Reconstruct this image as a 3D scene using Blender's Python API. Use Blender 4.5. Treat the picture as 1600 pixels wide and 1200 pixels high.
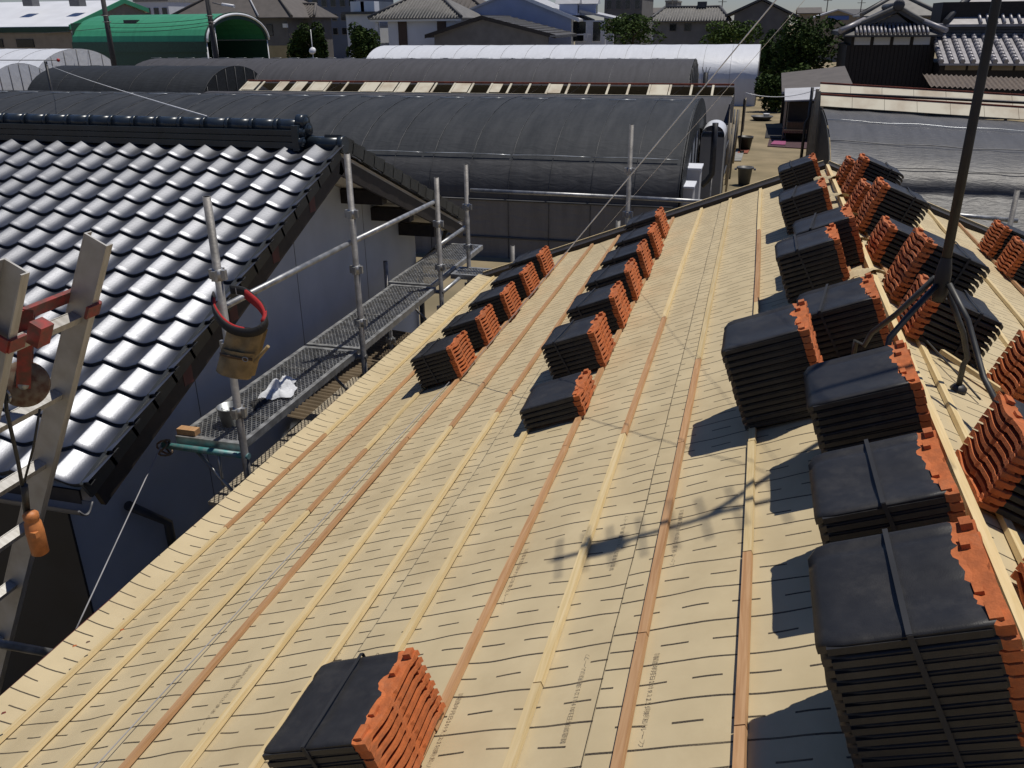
import bpy, bmesh, math, random
from mathutils import Vector, Matrix, noise
random.seed(7)
for o in list(bpy.data.objects): bpy.data.objects.remove(o)
sc = bpy.context.scene
COL = sc.collection
R = math.radians
V = Vector

# ------------------------------------------------------------------ camera
F_PX = 1329.4; YAW = R(15.594); PIT = R(22.983); ROLL = R(-0.564); HC = 5.6
CAM = V((0, 0, HC))
FWD = V((-math.sin(YAW)*math.cos(PIT), math.cos(YAW)*math.cos(PIT), -math.sin(PIT)))
_r0 = V((math.cos(YAW), math.sin(YAW), 0)); _u0 = _r0.cross(FWD)
RGT = math.cos(ROLL)*_r0 + math.sin(ROLL)*_u0
UPV = -math.sin(ROLL)*_r0 + math.cos(ROLL)*_u0
cd = bpy.data.cameras.new('camera'); cam = bpy.data.objects.new('camera', cd); COL.objects.link(cam)
cam.matrix_world = Matrix(((RGT.x, UPV.x, -FWD.x, CAM.x), (RGT.y, UPV.y, -FWD.y, CAM.y), (RGT.z, UPV.z, -FWD.z, CAM.z), (0, 0, 0, 1)))
cd.sensor_width = 36.0; cd.lens = 36.0*F_PX/1600.0; cd.clip_start = 0.05; cd.clip_end = 3000
sc.camera = cam

# ------------------------------------------------------------------ world, sun, exposure
SUN_TO = V((0.258, 0.27, 1.17)).normalized()
elev = math.asin(SUN_TO.z); azim = math.atan2(SUN_TO.x, SUN_TO.y)
w = bpy.data.worlds.new('World'); sc.world = w; w.use_nodes = True
nt = w.node_tree; bg = nt.nodes['Background']
sky = nt.nodes.new('ShaderNodeTexSky'); sky.sky_type = 'NISHITA'; sky.sun_disc = False
sky.sun_elevation = elev; sky.sun_rotation = azim; sky.air_density = 1.0; sky.dust_density = 0.1; sky.ozone_density = 1.5
tint = nt.nodes.new('ShaderNodeMixRGB'); tint.blend_type = 'MULTIPLY'; tint.inputs[0].default_value = 1.0; tint.inputs[2].default_value = (0.72, 0.80, 1.08, 1)
nt.links.new(sky.outputs[0], tint.inputs[1]); nt.links.new(tint.outputs[0], bg.inputs[0]); bg.inputs[1].default_value = 0.055
sd = bpy.data.lights.new('sun', 'SUN'); sun = bpy.data.objects.new('sun', sd); COL.objects.link(sun)
sd.energy = 4.0; sd.angle = R(0.53); sd.color = (1.0, 0.94, 0.84)
sun.rotation_euler = (-SUN_TO).to_track_quat('-Z', 'Y').to_euler(); sun.location = (20, 5, 60)
vs = sc.view_settings; vs.view_transform = 'Standard'; vs.look = 'None'; vs.exposure = -0.05; vs.gamma = 1.0
vs.use_curve_mapping = False

# ------------------------------------------------------------------ helpers: places read off the view
def ray(x, y): return ((x-800)*RGT - (y-600)*UPV + F_PX*FWD).normalized()
def az(x, y, z): d = ray(x, y); return CAM + d*((z-HC)/d.z)
def ay(x, y, Y): d = ray(x, y); return CAM + d*(Y/d.y)
def ax(x, y, X): d = ray(x, y); return CAM + d*(X/d.x)
PR = R(21.0); HP = 1.405; ER = 0.165
EL = V((math.cos(PR), 0, math.sin(PR))); NL = V((-math.sin(PR), 0, math.cos(PR)))
ERR = V((math.cos(PR), 0, -math.sin(PR))); NR = V((math.sin(PR), 0, math.cos(PR)))
def WL(e, Y, h=0.0): return CAM + EL*e + NL*(h-HP) + V((0, Y, 0))
RID = WL(ER, 0)
def WR(e, Y, h=0.0): return RID + ERR*e + NR*h + V((0, Y, 0))
def on_roof(x, y, h=0.0):
    d = ray(x, y); P = d*(-(HP-h)/NL.dot(d)); return P.dot(EL), P.y

# ------------------------------------------------------------------ helpers: materials
def new_mat(name):
    m = bpy.data.materials.new(name); m.use_nodes = True
    return m, m.node_tree.nodes, m.node_tree.links, m.node_tree.nodes['Principled BSDF']
def mat(name, col, rough=0.6, metal=0.0, var=0.12, scale=8.0, bump=0.0, bscale=60.0, spec=0.5, col2=None, stretch=None, rvar=0.0, detail=5.0, lo=0.35, hi=0.65, inst=0.0):
    m, N, L, b = new_mat(name)
    b.inputs['Roughness'].default_value = rough; b.inputs['Metallic'].default_value = metal
    b.inputs['Specular IOR Level'].default_value = spec
    tc = N.new('ShaderNodeTexCoord'); mp = N.new('ShaderNodeMapping'); L.new(tc.outputs['Object'], mp.inputs[0])
    if stretch: mp.inputs['Scale'].default_value = stretch
    n = N.new('ShaderNodeTexNoise'); n.inputs['Scale'].default_value = scale; n.inputs['Detail'].default_value = detail
    L.new(mp.outputs[0], n.inputs['Vector'])
    rp = N.new('ShaderNodeValToRGB'); rp.color_ramp.elements[0].position = lo; rp.color_ramp.elements[1].position = hi
    c2 = col2 if col2 else tuple(c*(1-var*2) for c in col)
    rp.color_ramp.elements[0].color = (*c2, 1); rp.color_ramp.elements[1].color = (*col, 1)
    L.new(n.outputs['Fac'], rp.inputs[0])
    out = rp.outputs[0]
    if inst > 0:
        oi = N.new('ShaderNodeObjectInfo'); mr = N.new('ShaderNodeMapRange')
        mr.inputs['To Min'].default_value = 1-inst; mr.inputs['To Max'].default_value = 1+inst
        L.new(oi.outputs['Random'], mr.inputs['Value'])
        hs = N.new('ShaderNodeHueSaturation'); L.new(out, hs.inputs['Color']); L.new(mr.outputs[0], hs.inputs['Value']); out = hs.outputs[0]
    L.new(out, b.inputs['Base Color'])
    if rvar > 0:
        mr2 = N.new('ShaderNodeMapRange'); mr2.inputs['To Min'].default_value = max(0.03, rough-rvar); mr2.inputs['To Max'].default_value = min(1, rough+rvar)
        L.new(n.outputs['Fac'], mr2.inputs['Value']); L.new(mr2.outputs[0], b.inputs['Roughness'])
    if bump > 0:
        n2 = N.new('ShaderNodeTexNoise'); n2.inputs['Scale'].default_value = bscale; n2.inputs['Detail'].default_value = 4
        L.new(mp.outputs[0], n2.inputs['Vector'])
        bp = N.new('ShaderNodeBump'); bp.inputs['Strength'].default_value = bump; bp.inputs['Distance'].default_value = 0.01
        L.new(n2.outputs['Fac'], bp.inputs['Height']); L.new(bp.outputs[0], b.inputs['Normal'])
    return m

def underlay_mat():
    # roofing underlay: solid and broken cords printed across the sheet; uv = metres along slope / along eaves
    m, N, L, b = new_mat('underlay')
    b.inputs['Roughness'].default_value = 0.72; b.inputs['Specular IOR Level'].default_value = 0.25
    uv = N.new('ShaderNodeUVMap'); uv.uv_map = 'UVMap'
    nz = N.new('ShaderNodeTexNoise'); nz.inputs['Scale'].default_value = 2.9; nz.inputs['Detail'].default_value = 1.5
    L.new(uv.outputs[0], nz.inputs['Vector'])
    sx = N.new('ShaderNodeSeparateXYZ'); L.new(uv.outputs[0], sx.inputs[0])
    def mth(op, a, bb=None, c=None):
        n = N.new('ShaderNodeMath'); n.operation = op
        for i, q in enumerate((a, bb, c)):
            if q is None: continue
            if isinstance(q, (int, float)): n.inputs[i].default_value = q
            else: L.new(q, n.inputs[i])
        return n.outputs[0]
    wob = mth('MULTIPLY', mth('SUBTRACT', nz.outputs['Fac'], 0.5), 0.048)
    y = mth('ADD', sx.outputs['Y'], wob)
    P = 0.146
    t = mth('FRACT', mth('DIVIDE', y, P))
    solid = mth('LESS_THAN', mth('ABSOLUTE', mth('SUBTRACT', t, 0.5)), 0.5*0.0064/P)
    t2 = mth('FRACT', mth('ADD', t, 0.5))
    dline = mth('LESS_THAN', mth('ABSOLUTE', mth('SUBTRACT', t2, 0.5)), 0.5*0.0064/P)
    row = mth('FLOOR', mth('ADD', mth('DIVIDE', y, P), 0.5))
    nr = N.new('ShaderNodeTexWhiteNoise'); nr.noise_dimensions = '1D'; L.new(row, nr.inputs['W'])
    dx = mth('FRACT', mth('ADD', mth('DIVIDE', sx.outputs['X'], 0.142), nr.outputs['Value']))
    dash = mth('LESS_THAN', dx, 0.54)
    line = mth('MAXIMUM', solid, mth('MULTIPLY', dline, dash))
    # twisted cord: little pale flecks inside the line
    fl = N.new('ShaderNodeTexNoise'); fl.inputs['Scale'].default_value = 420; L.new(uv.outputs[0], fl.inputs['Vector'])
    flr = mth('MULTIPLY', line, mth('ADD', 0.74, mth('MULTIPLY', mth('LESS_THAN', fl.outputs['Fac'], 0.55), 0.26)))
    base = N.new('ShaderNodeValToRGB'); base.color_ramp.elements[0].position = 0.3; base.color_ramp.elements[1].position = 0.75
    base.color_ramp.elements[0].color = (0.470, 0.385, 0.236, 1); base.color_ramp.elements[1].color = (0.555, 0.460, 0.288, 1)
    n3 = N.new('ShaderNodeTexNoise'); n3.inputs['Scale'].default_value = 5.0; n3.inputs['Detail'].default_value = 6; L.new(uv.outputs[0], n3.inputs['Vector'])
    L.new(n3.outputs['Fac'], base.inputs[0])
    # dusty scuffs
    n5 = N.new('ShaderNodeTexNoise'); n5.inputs['Scale'].default_value = 28; n5.inputs['Detail'].default_value = 8; n5.inputs['Roughness'].default_value = 0.75; L.new(uv.outputs[0], n5.inputs['Vector'])
    sp = mth('MULTIPLY', mth('GREATER_THAN', n5.outputs['Fac'], 0.70), 0.25)
    mx0 = N.new('ShaderNodeMixRGB'); L.new(sp, mx0.inputs[0]); L.new(base.outputs[0], mx0.inputs[1]); mx0.inputs[2].default_value = (0.30, 0.22, 0.13, 1)
    mx = N.new('ShaderNodeMixRGB'); L.new(flr, mx.inputs[0]); L.new(mx0.outputs[0], mx.inputs[1]); mx.inputs[2].default_value = (0.035, 0.028, 0.022, 1)
    L.new(mx.outputs[0], b.inputs['Base Color'])
    n4 = N.new('ShaderNodeTexNoise'); n4.inputs['Scale'].default_value = 6.5; n4.inputs['Detail'].default_value = 3; L.new(uv.outputs[0], n4.inputs['Vector'])
    hgt = mth('ADD', mth('MULTIPLY', n4.outputs['Fac'], 0.35), mth('MULTIPLY', line, 0.12))
    n6 = N.new('ShaderNodeTexNoise'); n6.inputs['Scale'].default_value = 700; L.new(uv.outputs[0], n6.inputs['Vector'])
    hgt = mth('ADD', hgt, mth('MULTIPLY', n6.outputs['Fac'], 0.03))
    bp = N.new('ShaderNodeBump'); bp.inputs['Strength'].default_value = 0.5; bp.inputs['Distance'].default_value = 0.02
    L.new(hgt, bp.inputs['Height']); L.new(bp.outputs[0], b.inputs['Normal'])
    return m

def wood_mat(name, a, c, inst=0.1):
    m, N, L, b = new_mat(name)
    b.inputs['Roughness'].default_value = 0.65; b.inputs['Specular IOR Level'].default_value = 0.3
    tc = N.new('ShaderNodeTexCoord'); oi = N.new('ShaderNodeObjectInfo')
    mp = N.new('ShaderNodeMapping'); mp.inputs['Scale'].default_value = (26, 1.3, 26); L.new(tc.outputs['Object'], mp.inputs[0])
    cmb = N.new('ShaderNodeCombineXYZ'); mu = N.new('ShaderNodeMath'); mu.operation = 'MULTIPLY'; mu.inputs[1].default_value = 40; L.new(oi.outputs['Random'], mu.inputs[0])
    L.new(mu.outputs[0], cmb.inputs[0]); L.new(mu.outputs[0], cmb.inputs[1]); L.new(cmb.outputs[0], mp.inputs['Location'])
    n = N.new('ShaderNodeTexNoise'); n.inputs['Scale'].default_value = 3; n.inputs['Detail'].default_value = 6; n.inputs['Distortion'].default_value = 1.2; L.new(mp.outputs[0], n.inputs['Vector'])
    rp = N.new('ShaderNodeValToRGB'); e = rp.color_ramp.elements
    e[0].position = 0.33; e[0].color = (*c, 1); e[1].position = 0.62; e[1].color = (*a, 1)
    L.new(n.outputs['Fac'], rp.inputs[0])
    mr = N.new('ShaderNodeMapRange'); mr.inputs['To Min'].default_value = 1-inst; mr.inputs['To Max'].default_value = 1+inst; L.new(oi.outputs['Random'], mr.inputs['Value'])
    hs = N.new('ShaderNodeHueSaturation'); L.new(rp.outputs[0], hs.inputs['Color']); L.new(mr.outputs[0], hs.inputs['Value'])
    L.new(hs.outputs[0], b.inputs['Base Color'])
    return m

def film_mat(name, col, rough, spec=0.5, streak=0.25, bump=0.5, bsc=(1.2, 6, 6), trans=0.0, col2=None):
    # greenhouse netting / film: fine weave, sagging creases, dust streaks
    m, N, L, b = new_mat(name)
    b.inputs['Roughness'].default_value = rough; b.inputs['Specular IOR Level'].default_value = spec
    tc = N.new('ShaderNodeTexCoord')
    mp = N.new('ShaderNodeMapping'); mp.inputs['Scale'].default_value = (2.2, 0.35, 0.35); L.new(tc.outputs['Object'], mp.inputs[0])
    n = N.new('ShaderNodeTexNoise'); n.inputs['Scale'].default_value = 1.6; n.inputs['Detail'].default_value = 7; n.inputs['Roughness'].default_value = 0.65; L.new(mp.outputs[0], n.inputs['Vector'])
    rp = N.new('ShaderNodeValToRGB'); rp.color_ramp.elements[0].position = 0.3; rp.color_ramp.elements[1].position = 0.72
    c2 = col2 if col2 else tuple(c*(1+streak*2) for c in col)
    rp.color_ramp.elements[0].color = (*col, 1); rp.color_ramp.elements[1].color = (*c2, 1); L.new(n.outputs['Fac'], rp.inputs[0])
    L.new(rp.outputs[0], b.inputs['Base Color'])
    mp2 = N.new('ShaderNodeMapping'); mp2.inputs['Scale'].default_value = bsc; mp2.inputs['Rotation'].default_value = (0.3, 0.25, 0.2); L.new(tc.outputs['Object'], mp2.inputs[0])
    n2 = N.new('ShaderNodeTexNoise'); n2.inputs['Scale'].default_value = 1.0; n2.inputs['Detail'].default_value = 5; n2.inputs['Distortion'].default_value = 0.8; L.new(mp2.outputs[0], n2.inputs['Vector'])
    bp = N.new('ShaderNodeBump'); bp.inputs['Strength'].default_value = bump; bp.inputs['Distance'].default_value = 0.08
    L.new(n2.outputs['Fac'], bp.inputs['Height']); L.new(bp.outputs[0], b.inputs['Normal'])
    return m

M = {}
M['underlay'] = underlay_mat()
M['pine'] = wood_mat('pine', (0.64, 0.51, 0.29), (0.55, 0.42, 0.21))
M['cedar'] = wood_mat('cedar', (0.48, 0.29, 0.15), (0.38, 0.205, 0.095))
M['glaze'] = mat('glaze', (0.024, 0.024, 0.026), 0.46, var=0.10, scale=30, bump=0.12, bscale=420, inst=0.12, rvar=0.08, spec=0.3)
def add_dust(m, col, scale, thr, amt, rough=0.7, coord='Object'):
    N, L = m.node_tree.nodes, m.node_tree.links; b = N['Principled BSDF']; src = b.inputs['Base Color'].links[0].from_socket
    tc = N.new('ShaderNodeTexCoord'); n = N.new('ShaderNodeTexNoise'); n.inputs['Scale'].default_value = scale; n.inputs['Detail'].default_value = 9; n.inputs['Roughness'].default_value = 0.72
    oi = N.new('ShaderNodeObjectInfo'); ad = N.new('ShaderNodeVectorMath'); ad.operation = 'ADD'; L.new(tc.outputs[coord], ad.inputs[0]); L.new(oi.outputs['Location'], ad.inputs[1]); L.new(ad.outputs[0], n.inputs['Vector'])
    r = N.new('ShaderNodeMapRange'); r.inputs['From Min'].default_value = thr; r.inputs['From Max'].default_value = thr+0.22; r.inputs['To Max'].default_value = amt; L.new(n.outputs['Fac'], r.inputs['Value'])
    mx = N.new('ShaderNodeMixRGB'); L.new(r.outputs[0], mx.inputs[0]); L.new(src, mx.inputs[1]); mx.inputs[2].default_value = (*col, 1); L.new(mx.outputs[0], b.inputs['Base Color'])
add_dust(M['glaze'], (0.13, 0.12, 0.105), 7.0, 0.50, 0.22)
add_dust(M['underlay'], (0.37, 0.285, 0.165), 1.3, 0.50, 0.45)
M['clay'] = mat('clay', (0.50, 0.135, 0.036), 0.85, var=0.13, scale=40, bump=0.25, bscale=160, inst=0.12)
add_dust(M['clay'], (0.30, 0.17, 0.10), 9.0, 0.50, 0.45)
M['strap'] = mat('strap', (0.036, 0.037, 0.041), 0.6, var=0.1, spec=0.2)
M['galv'] = mat('galv', (0.42, 0.43, 0.44), 0.48, 0.75, var=0.2, scale=14, bump=0.1, rvar=0.12, inst=0.1)
M['galv_old'] = mat('galv_old', (0.30, 0.29, 0.28), 0.6, 0.55, var=0.22, scale=10, bump=0.15, rvar=0.1, inst=0.1)
M['teal'] = mat('teal', (0.05, 0.24, 0.24), 0.5, 0.2, var=0.25, scale=20, col2=(0.2, 0.26, 0.27))
M['alu'] = mat('alu', (0.44, 0.435, 0.42), 0.5, 0.5, var=0.06, scale=9, bump=0.05, rvar=0.08, col2=(0.34, 0.33, 0.31), stretch=(1, 6, 1))
M['redpaint'] = mat('redpaint', (0.30, 0.035, 0.03), 0.5, 0.1, var=0.2, scale=26, col2=(0.12, 0.045, 0.035))
M['orange_grip'] = mat('orange_grip', (0.55, 0.20, 0.06), 0.55, var=0.15, scale=30)
M['steel_dark'] = mat('steel_dark', (0.035, 0.036, 0.04), 0.45, 0.3, var=0.2, scale=12)
M['mast'] = mat('mast', (0.028, 0.029, 0.032), 0.5, 0.3, var=0.2, scale=9, rvar=0.1)
M['leg'] = mat('leg', (0.075, 0.075, 0.072), 0.5, 0.4, var=0.2, scale=15)
M['rust'] = mat('rust', (0.20, 0.16, 0.11), 0.7, 0.2, var=0.3, scale=30, col2=(0.11, 0.05, 0.03))
M['cable'] = mat('cable', (0.03, 0.03, 0.03), 0.5)
M['wire'] = mat('wire', (0.85, 0.86, 0.87), 0.4, 0.0)
M['rope'] = mat('rope', (0.32, 0.32, 0.34), 0.7)
M['white_cloth'] = mat('white_cloth', (0.66, 0.68, 0.72), 0.85, bump=0.3, bscale=80, var=0.08)
M['bucket'] = mat('bucket', (0.36, 0.38, 0.39), 0.4, 0.7, var=0.2, scale=12)
M['leather'] = mat('leather', (0.34, 0.24, 0.11), 0.7, var=0.25, scale=12, bump=0.3, bscale=120)
M['leather_dark'] = mat('leather_dark', (0.10, 0.06, 0.03), 0.6, var=0.2)
M['black_web'] = mat('black_web', (0.014, 0.014, 0.016), 0.7, bump=0.2, bscale=200)
M['red_pad'] = mat('red_pad', (0.42, 0.018, 0.02), 0.85, bump=0.25, bscale=200)
M['silver_tile'] = mat('silver_tile', (0.205, 0.214, 0.238), 0.40, 0.88, var=0.06, scale=6, bump=0.05, bscale=90, inst=0.13, rvar=0.08)
M['tile_edge'] = mat('tile_edge', (0.022, 0.024, 0.028), 0.5, var=0.15)
M['ridge_tile'] = mat('ridge_tile', (0.030, 0.042, 0.056), 0.30, 0.15, var=0.15, scale=6)
M['verge_tile'] = mat('verge_tile', (0.040, 0.044, 0.045), 0.45, 0.2, var=0.15, scale=6, inst=0.1)
M['plaster'] = mat('plaster', (0.46, 0.50, 0.56), 0.85, var=0.05, scale=3, bump=0.15, bscale=150)
M['shade_navy'] = mat('shade_navy', (0.016, 0.019, 0.026), 0.6, var=0.2, scale=3)
M['soffit'] = mat('soffit', (0.62, 0.58, 0.50), 0.8, var=0.06)
M['darkwood'] = mat('darkwood', (0.022, 0.016, 0.014), 0.65, var=0.25, scale=12)
M['oxide'] = mat('oxide', (0.10, 0.022, 0.02), 0.6, var=0.2)
M['gutter'] = mat('gutter', (0.17, 0.17, 0.175), 0.5, var=0.12)
M['downpipe'] = mat('downpipe', (0.05, 0.055, 0.062), 0.45)
M['net_dark'] = film_mat('net_dark', (0.022, 0.026, 0.032), 0.68, 0.2, 0.3, 0.3, (1.6, 5, 5), col2=(0.048, 0.052, 0.058))
M['net_side'] = film_mat('net_side', (0.115, 0.112, 0.113), 0.5, 0.35, 0.2, 0.4, (1.5, 4, 4))  # grey side film, tone raised to stand in for backlight glowing through
M['net_grey'] = film_mat('net_grey', (0.050, 0.050, 0.056), 0.7, 0.2, 0.25, 0.15, (1.0, 3, 3))
M['net_black'] = film_mat('net_black', (0.014, 0.016, 0.018), 0.6, 0.3, 0.35, 0.3)
M['film_white'] = film_mat('film_white', (0.60, 0.62, 0.66), 0.4, 0.5, 0.06, 0.25, (1.0, 2, 2))
M['film_silver'] = film_mat('film_silver', (0.050, 0.051, 0.055), 0.5, 0.4, 0.3, 0.28, (3, 9, 9))
M['film_dim'] = film_mat('film_dim', (0.26, 0.28, 0.32), 0.45, 0.4, 0.1, 0.4, (2, 3, 3))
M['net_mid'] = film_mat('net_mid', (0.046, 0.047, 0.050), 0.6, 0.3, 0.25, 0.3, (1.5, 4, 4))
M['hoop'] = mat('hoop', (0.07, 0.072, 0.078), 0.5, 0.3, var=0.2, scale=2)
M['hoop_light'] = mat('hoop_light', (0.16, 0.16, 0.165), 0.5, 0.3, var=0.25, scale=3)
M['clip'] = mat('clip', (0.50, 0.54, 0.58), 0.3, 0.2, var=0.3, scale=1.5)
M['cream_rust'] = mat('cream_rust', (0.56, 0.52, 0.41), 0.7, var=0.1, scale=1.3, col2=(0.40, 0.33, 0.24), lo=0.30, hi=0.55, stretch=(1, 1, 0.5), detail=8)
M['rust_edge'] = mat('rust_edge', (0.26, 0.065, 0.035), 0.85, var=0.2, scale=5)
M['dirt'] = mat('dirt', (0.27, 0.215, 0.130), 0.95, var=0.15, scale=0.55, bump=0.5, bscale=8, col2=(0.165, 0.135, 0.078), detail=10)
M['concrete'] = mat('concrete', (0.27, 0.27, 0.26), 0.9, var=0.12, scale=3, bump=0.2)
M['black_mat'] = mat('black_mat', (0.02, 0.018, 0.018), 0.8, var=0.2)
M['maroon_mat'] = mat('maroon_mat', (0.075, 0.03, 0.038), 0.8, var=0.25)
M['grey_plastic'] = mat('grey_plastic', (0.085, 0.09, 0.10), 0.5, var=0.12)
M['green_metal'] = mat('green_metal', (0.042, 0.27, 0.145), 0.5, var=0.08, scale=1.2, stretch=(3, .3, .3))
M['green_dark'] = mat('green_dark', (0.012, 0.055, 0.035), 0.6, var=0.15)
M['white_metal'] = mat('white_metal', (0.70, 0.72, 0.76), 0.5, var=0.04, scale=0.6)
M['beige_wall'] = mat('beige_wall', (0.28, 0.24, 0.19), 0.85, var=0.08, scale=1.5)
M['yellow_wall'] = mat('yellow_wall', (0.40, 0.33, 0.19), 0.85, var=0.08, scale=1.5)
M['grey_wall'] = mat('grey_wall', (0.20, 0.20, 0.20), 0.85, var=0.08, scale=1.2)
M['grey_wall2'] = mat('grey_wall2', (0.15, 0.145, 0.145), 0.85, var=0.1, scale=1.2)
M['blue_wall'] = mat('blue_wall', (0.33, 0.39, 0.56), 0.8, var=0.04, scale=1.0)
M['white_wall'] = mat('white_wall', (0.62, 0.65, 0.72), 0.8, var=0.04, scale=1.0)
M['brown_panel'] = mat('brown_panel', (0.07, 0.045, 0.035), 0.7, var=0.1)
M['roof_brown'] = mat('roof_brown', (0.10, 0.088, 0.080), 0.7, var=0.1, scale=1.5, inst=0.05)
M['roof_grey'] = mat('roof_grey', (0.17, 0.165, 0.155), 0.6, var=0.14, scale=2, inst=0.08)
M['roof_dark'] = mat('roof_dark', (0.07, 0.07, 0.075), 0.6, var=0.12, scale=2, inst=0.05)
M['roof_silver'] = mat('roof_silver', (0.34, 0.33, 0.35), 0.42, 0.15, var=0.14, scale=2, inst=0.12)
M['roof_pale'] = mat('roof_pale', (0.46, 0.47, 0.50), 0.6, var=0.08, scale=2)
M['glass'] = mat('glass', (0.014, 0.017, 0.02), 0.12, var=0.1)
M['pole'] = mat('pole', (0.055, 0.053, 0.052), 0.8, var=0.12)
M['blue_sign'] = mat('blue_sign', (0.06, 0.13, 0.42), 0.5)
M['white_paint'] = mat('white_paint', (0.75, 0.76, 0.78), 0.5, var=0.04)
M['brown_poly'] = mat('brown_poly', (0.17, 0.13, 0.085), 0.4, var=0.15, scale=4)
M['ply'] = mat('ply', (0.36, 0.31, 0.23), 0.8, var=0.12, scale=5)
M['bark'] = mat('bark', (0.055, 0.042, 0.03), 0.9, var=0.2, bump=0.5, bscale=20)
M['leaf'] = mat('leaf', (0.055, 0.085, 0.022), 0.8, spec=0.1, var=0.3, scale=0.9, col2=(0.022, 0.042, 0.012))
M['leaf_bright'] = mat('leaf_bright', (0.075, 0.115, 0.026), 0.8, spec=0.1, var=0.3, scale=0.9, col2=(0.03, 0.055, 0.014))
M['print'] = mat('print', (0.22, 0.17, 0.10), 0.8, var=0.05)
M['pink'] = mat('pink', (0.30, 0.06, 0.16), 0.7)
M['red_bead'] = mat('red_bead', (0.5, 0.02, 0.02), 0.5)

# ------------------------------------------------------------------ helpers: meshes and objects
class MB:
    def __init__(s): s.v = []; s.f = []; s.m = []; s.sm = []
    def add(s, vs_, fs_, mi=0, smooth=False):
        o = len(s.v); s.v += [tuple(p) for p in vs_]
        for f in fs_: s.f.append(tuple(i+o for i in f)); s.m.append(mi); s.sm.append(smooth)
        return s
    def frame_box(s, c, X, Y, Z, mi=0):
        # box with centre c and half axis vectors X, Y, Z
        c = V(c); p = [c + X*a + Y*b + Z*d for d in (-1, 1) for b in (-1, 1) for a in (-1, 1)]
        fl = [(0, 2, 3, 1), (4, 5, 7, 6), (0, 1, 5, 4), (2, 6, 7, 3), (0, 4, 6, 2), (1, 3, 7, 5)]
        if X.cross(Y).dot(Z) < 0: fl = [tuple(reversed(f)) for f in fl]
        return s.add(p, fl, mi)
    def box(s, x0, x1, y0, y1, z0, z1, mi=0):
        return s.frame_box(((x0+x1)/2, (y0+y1)/2, (z0+z1)/2), V((abs(x1-x0)/2, 0, 0)), V((0, abs(y1-y0)/2, 0)), V((0, 0, abs(z1-z0)/2)), mi)
    def tube(s, pts, r, n=10, mi=0, cap=True, r2=None):
        pts = [V(p) for p in pts]; K = len(pts); rings = []
        pu = None
        for i, p in enumerate(pts):
            t = (pts[min(i+1, K-1)] - pts[max(i-1, 0)]).normalized()
            if pu is None:
                a = V((0, 0, 1)) if abs(t.z) < 0.9 else V((1, 0, 0)); u = t.cross(a).normalized()
            else: u = (pu - t*pu.dot(t)).normalized()
            pu = u; vv = t.cross(u); rr = r if r2 is None else r + (r2-r)*i/(K-1)
            rings.append([p + (u*math.cos(2*math.pi*k/n) + vv*math.sin(2*math.pi*k/n))*rr for k in range(n)])
        fs = []
        for i in range(K-1):
            for k in range(n):
                a = i*n+k; b = i*n+(k+1) % n; fs.append((a, b, b+n, a+n))
        s.add([q for rg in rings for q in rg], fs, mi, True)
        if cap:
            o = len(s.v) - K*n
            s.f.append(tuple(o+n-1-k for k in range(n))); s.m.append(mi); s.sm.append(False)
            s.f.append(tuple(o+(K-1)*n+k for k in range(n))); s.m.append(mi); s.sm.append(False)
        return s
    def lathe(s, c, prof, n=20, mi=0, axis=V((0, 0, 1))):
        c = V(c); z = axis.normalized(); a = V((1, 0, 0)) if abs(z.x) < 0.9 else V((0, 1, 0)); u = z.cross(a).normalized(); v = z.cross(u)
        vs_ = [c + z*h + (u*math.cos(2*math.pi*k/n) + v*math.sin(2*math.pi*k/n))*r for (r, h) in prof for k in range(n)]
        fs = []
        for i in range(len(prof)-1):
            for k in range(n):
                a0 = i*n+k; b0 = i*n+(k+1) % n; fs.append((a0, b0, b0+n, a0+n))
        return s.add(vs_, fs, mi, True)
    def prism(s, poly, d, mi=0):
        # closed polygon (list of points) extruded by vector d
        n = len(poly); P = [V(p) for p in poly]; Q = [p + V(d) for p in P]
        fs = [tuple(range(n)), tuple(range(2*n-1, n-1, -1))]
        for i in range(n): fs.append((i, i+n, (i+1) % n + n, (i+1) % n))
        return s.add(P+Q, fs, mi)
    def grid(s, fn, nu, nv, mi=0, smooth=True):
        vs_ = [fn(i/nu, j/nv) for j in range(nv+1) for i in range(nu+1)]
        fs = [(j*(nu+1)+i, j*(nu+1)+i+1, (j+1)*(nu+1)+i+1, (j+1)*(nu+1)+i) for j in range(nv) for i in range(nu)]
        return s.add(vs_, fs, mi, smooth)
    def mesh(s, name, mats, fix=True):
        me = bpy.data.meshes.new(name); me.from_pydata(s.v, [], s.f)
        for m in (mats if isinstance(mats, (list, tuple)) else [mats]): me.materials.append(M[m] if isinstance(m, str) else m)
        me.polygons.foreach_set('material_index', s.m); me.polygons.foreach_set('use_smooth', s.sm)
        if fix:
            bm = bmesh.new(); bm.from_mesh(me); bmesh.ops.recalc_face_normals(bm, faces=bm.faces); bm.to_mesh(me); bm.free()
        me.update(); return me
    def build(s, name, mats, parent=None, fix=True):
        return put(name, s.mesh(name, mats, fix), parent)
def put(name, me, parent=None, mw=None):
    o = bpy.data.objects.new(name, me); COL.objects.link(o)
    if parent is not None:
        o.parent = parent; o.matrix_parent_inverse = WORLD(parent).inverted()
    if mw is not None: o.matrix_basis = mw
    return o
_world = {}
def WORLD(o):
    m = Matrix.Identity(4); p = o
    if o.name in _world: return _world[o.name]
    return Matrix.Identity(4)
def local_child(name, me, parent, mw=None):
    o = bpy.data.objects.new(name, me); COL.objects.link(o); o.parent = parent
    if mw is not None: o.matrix_basis = mw
    return o
def tag(o, label, cat, group=None):
    o['label'] = label; o['category'] = cat
    if group: o['group'] = group
    return o
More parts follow.
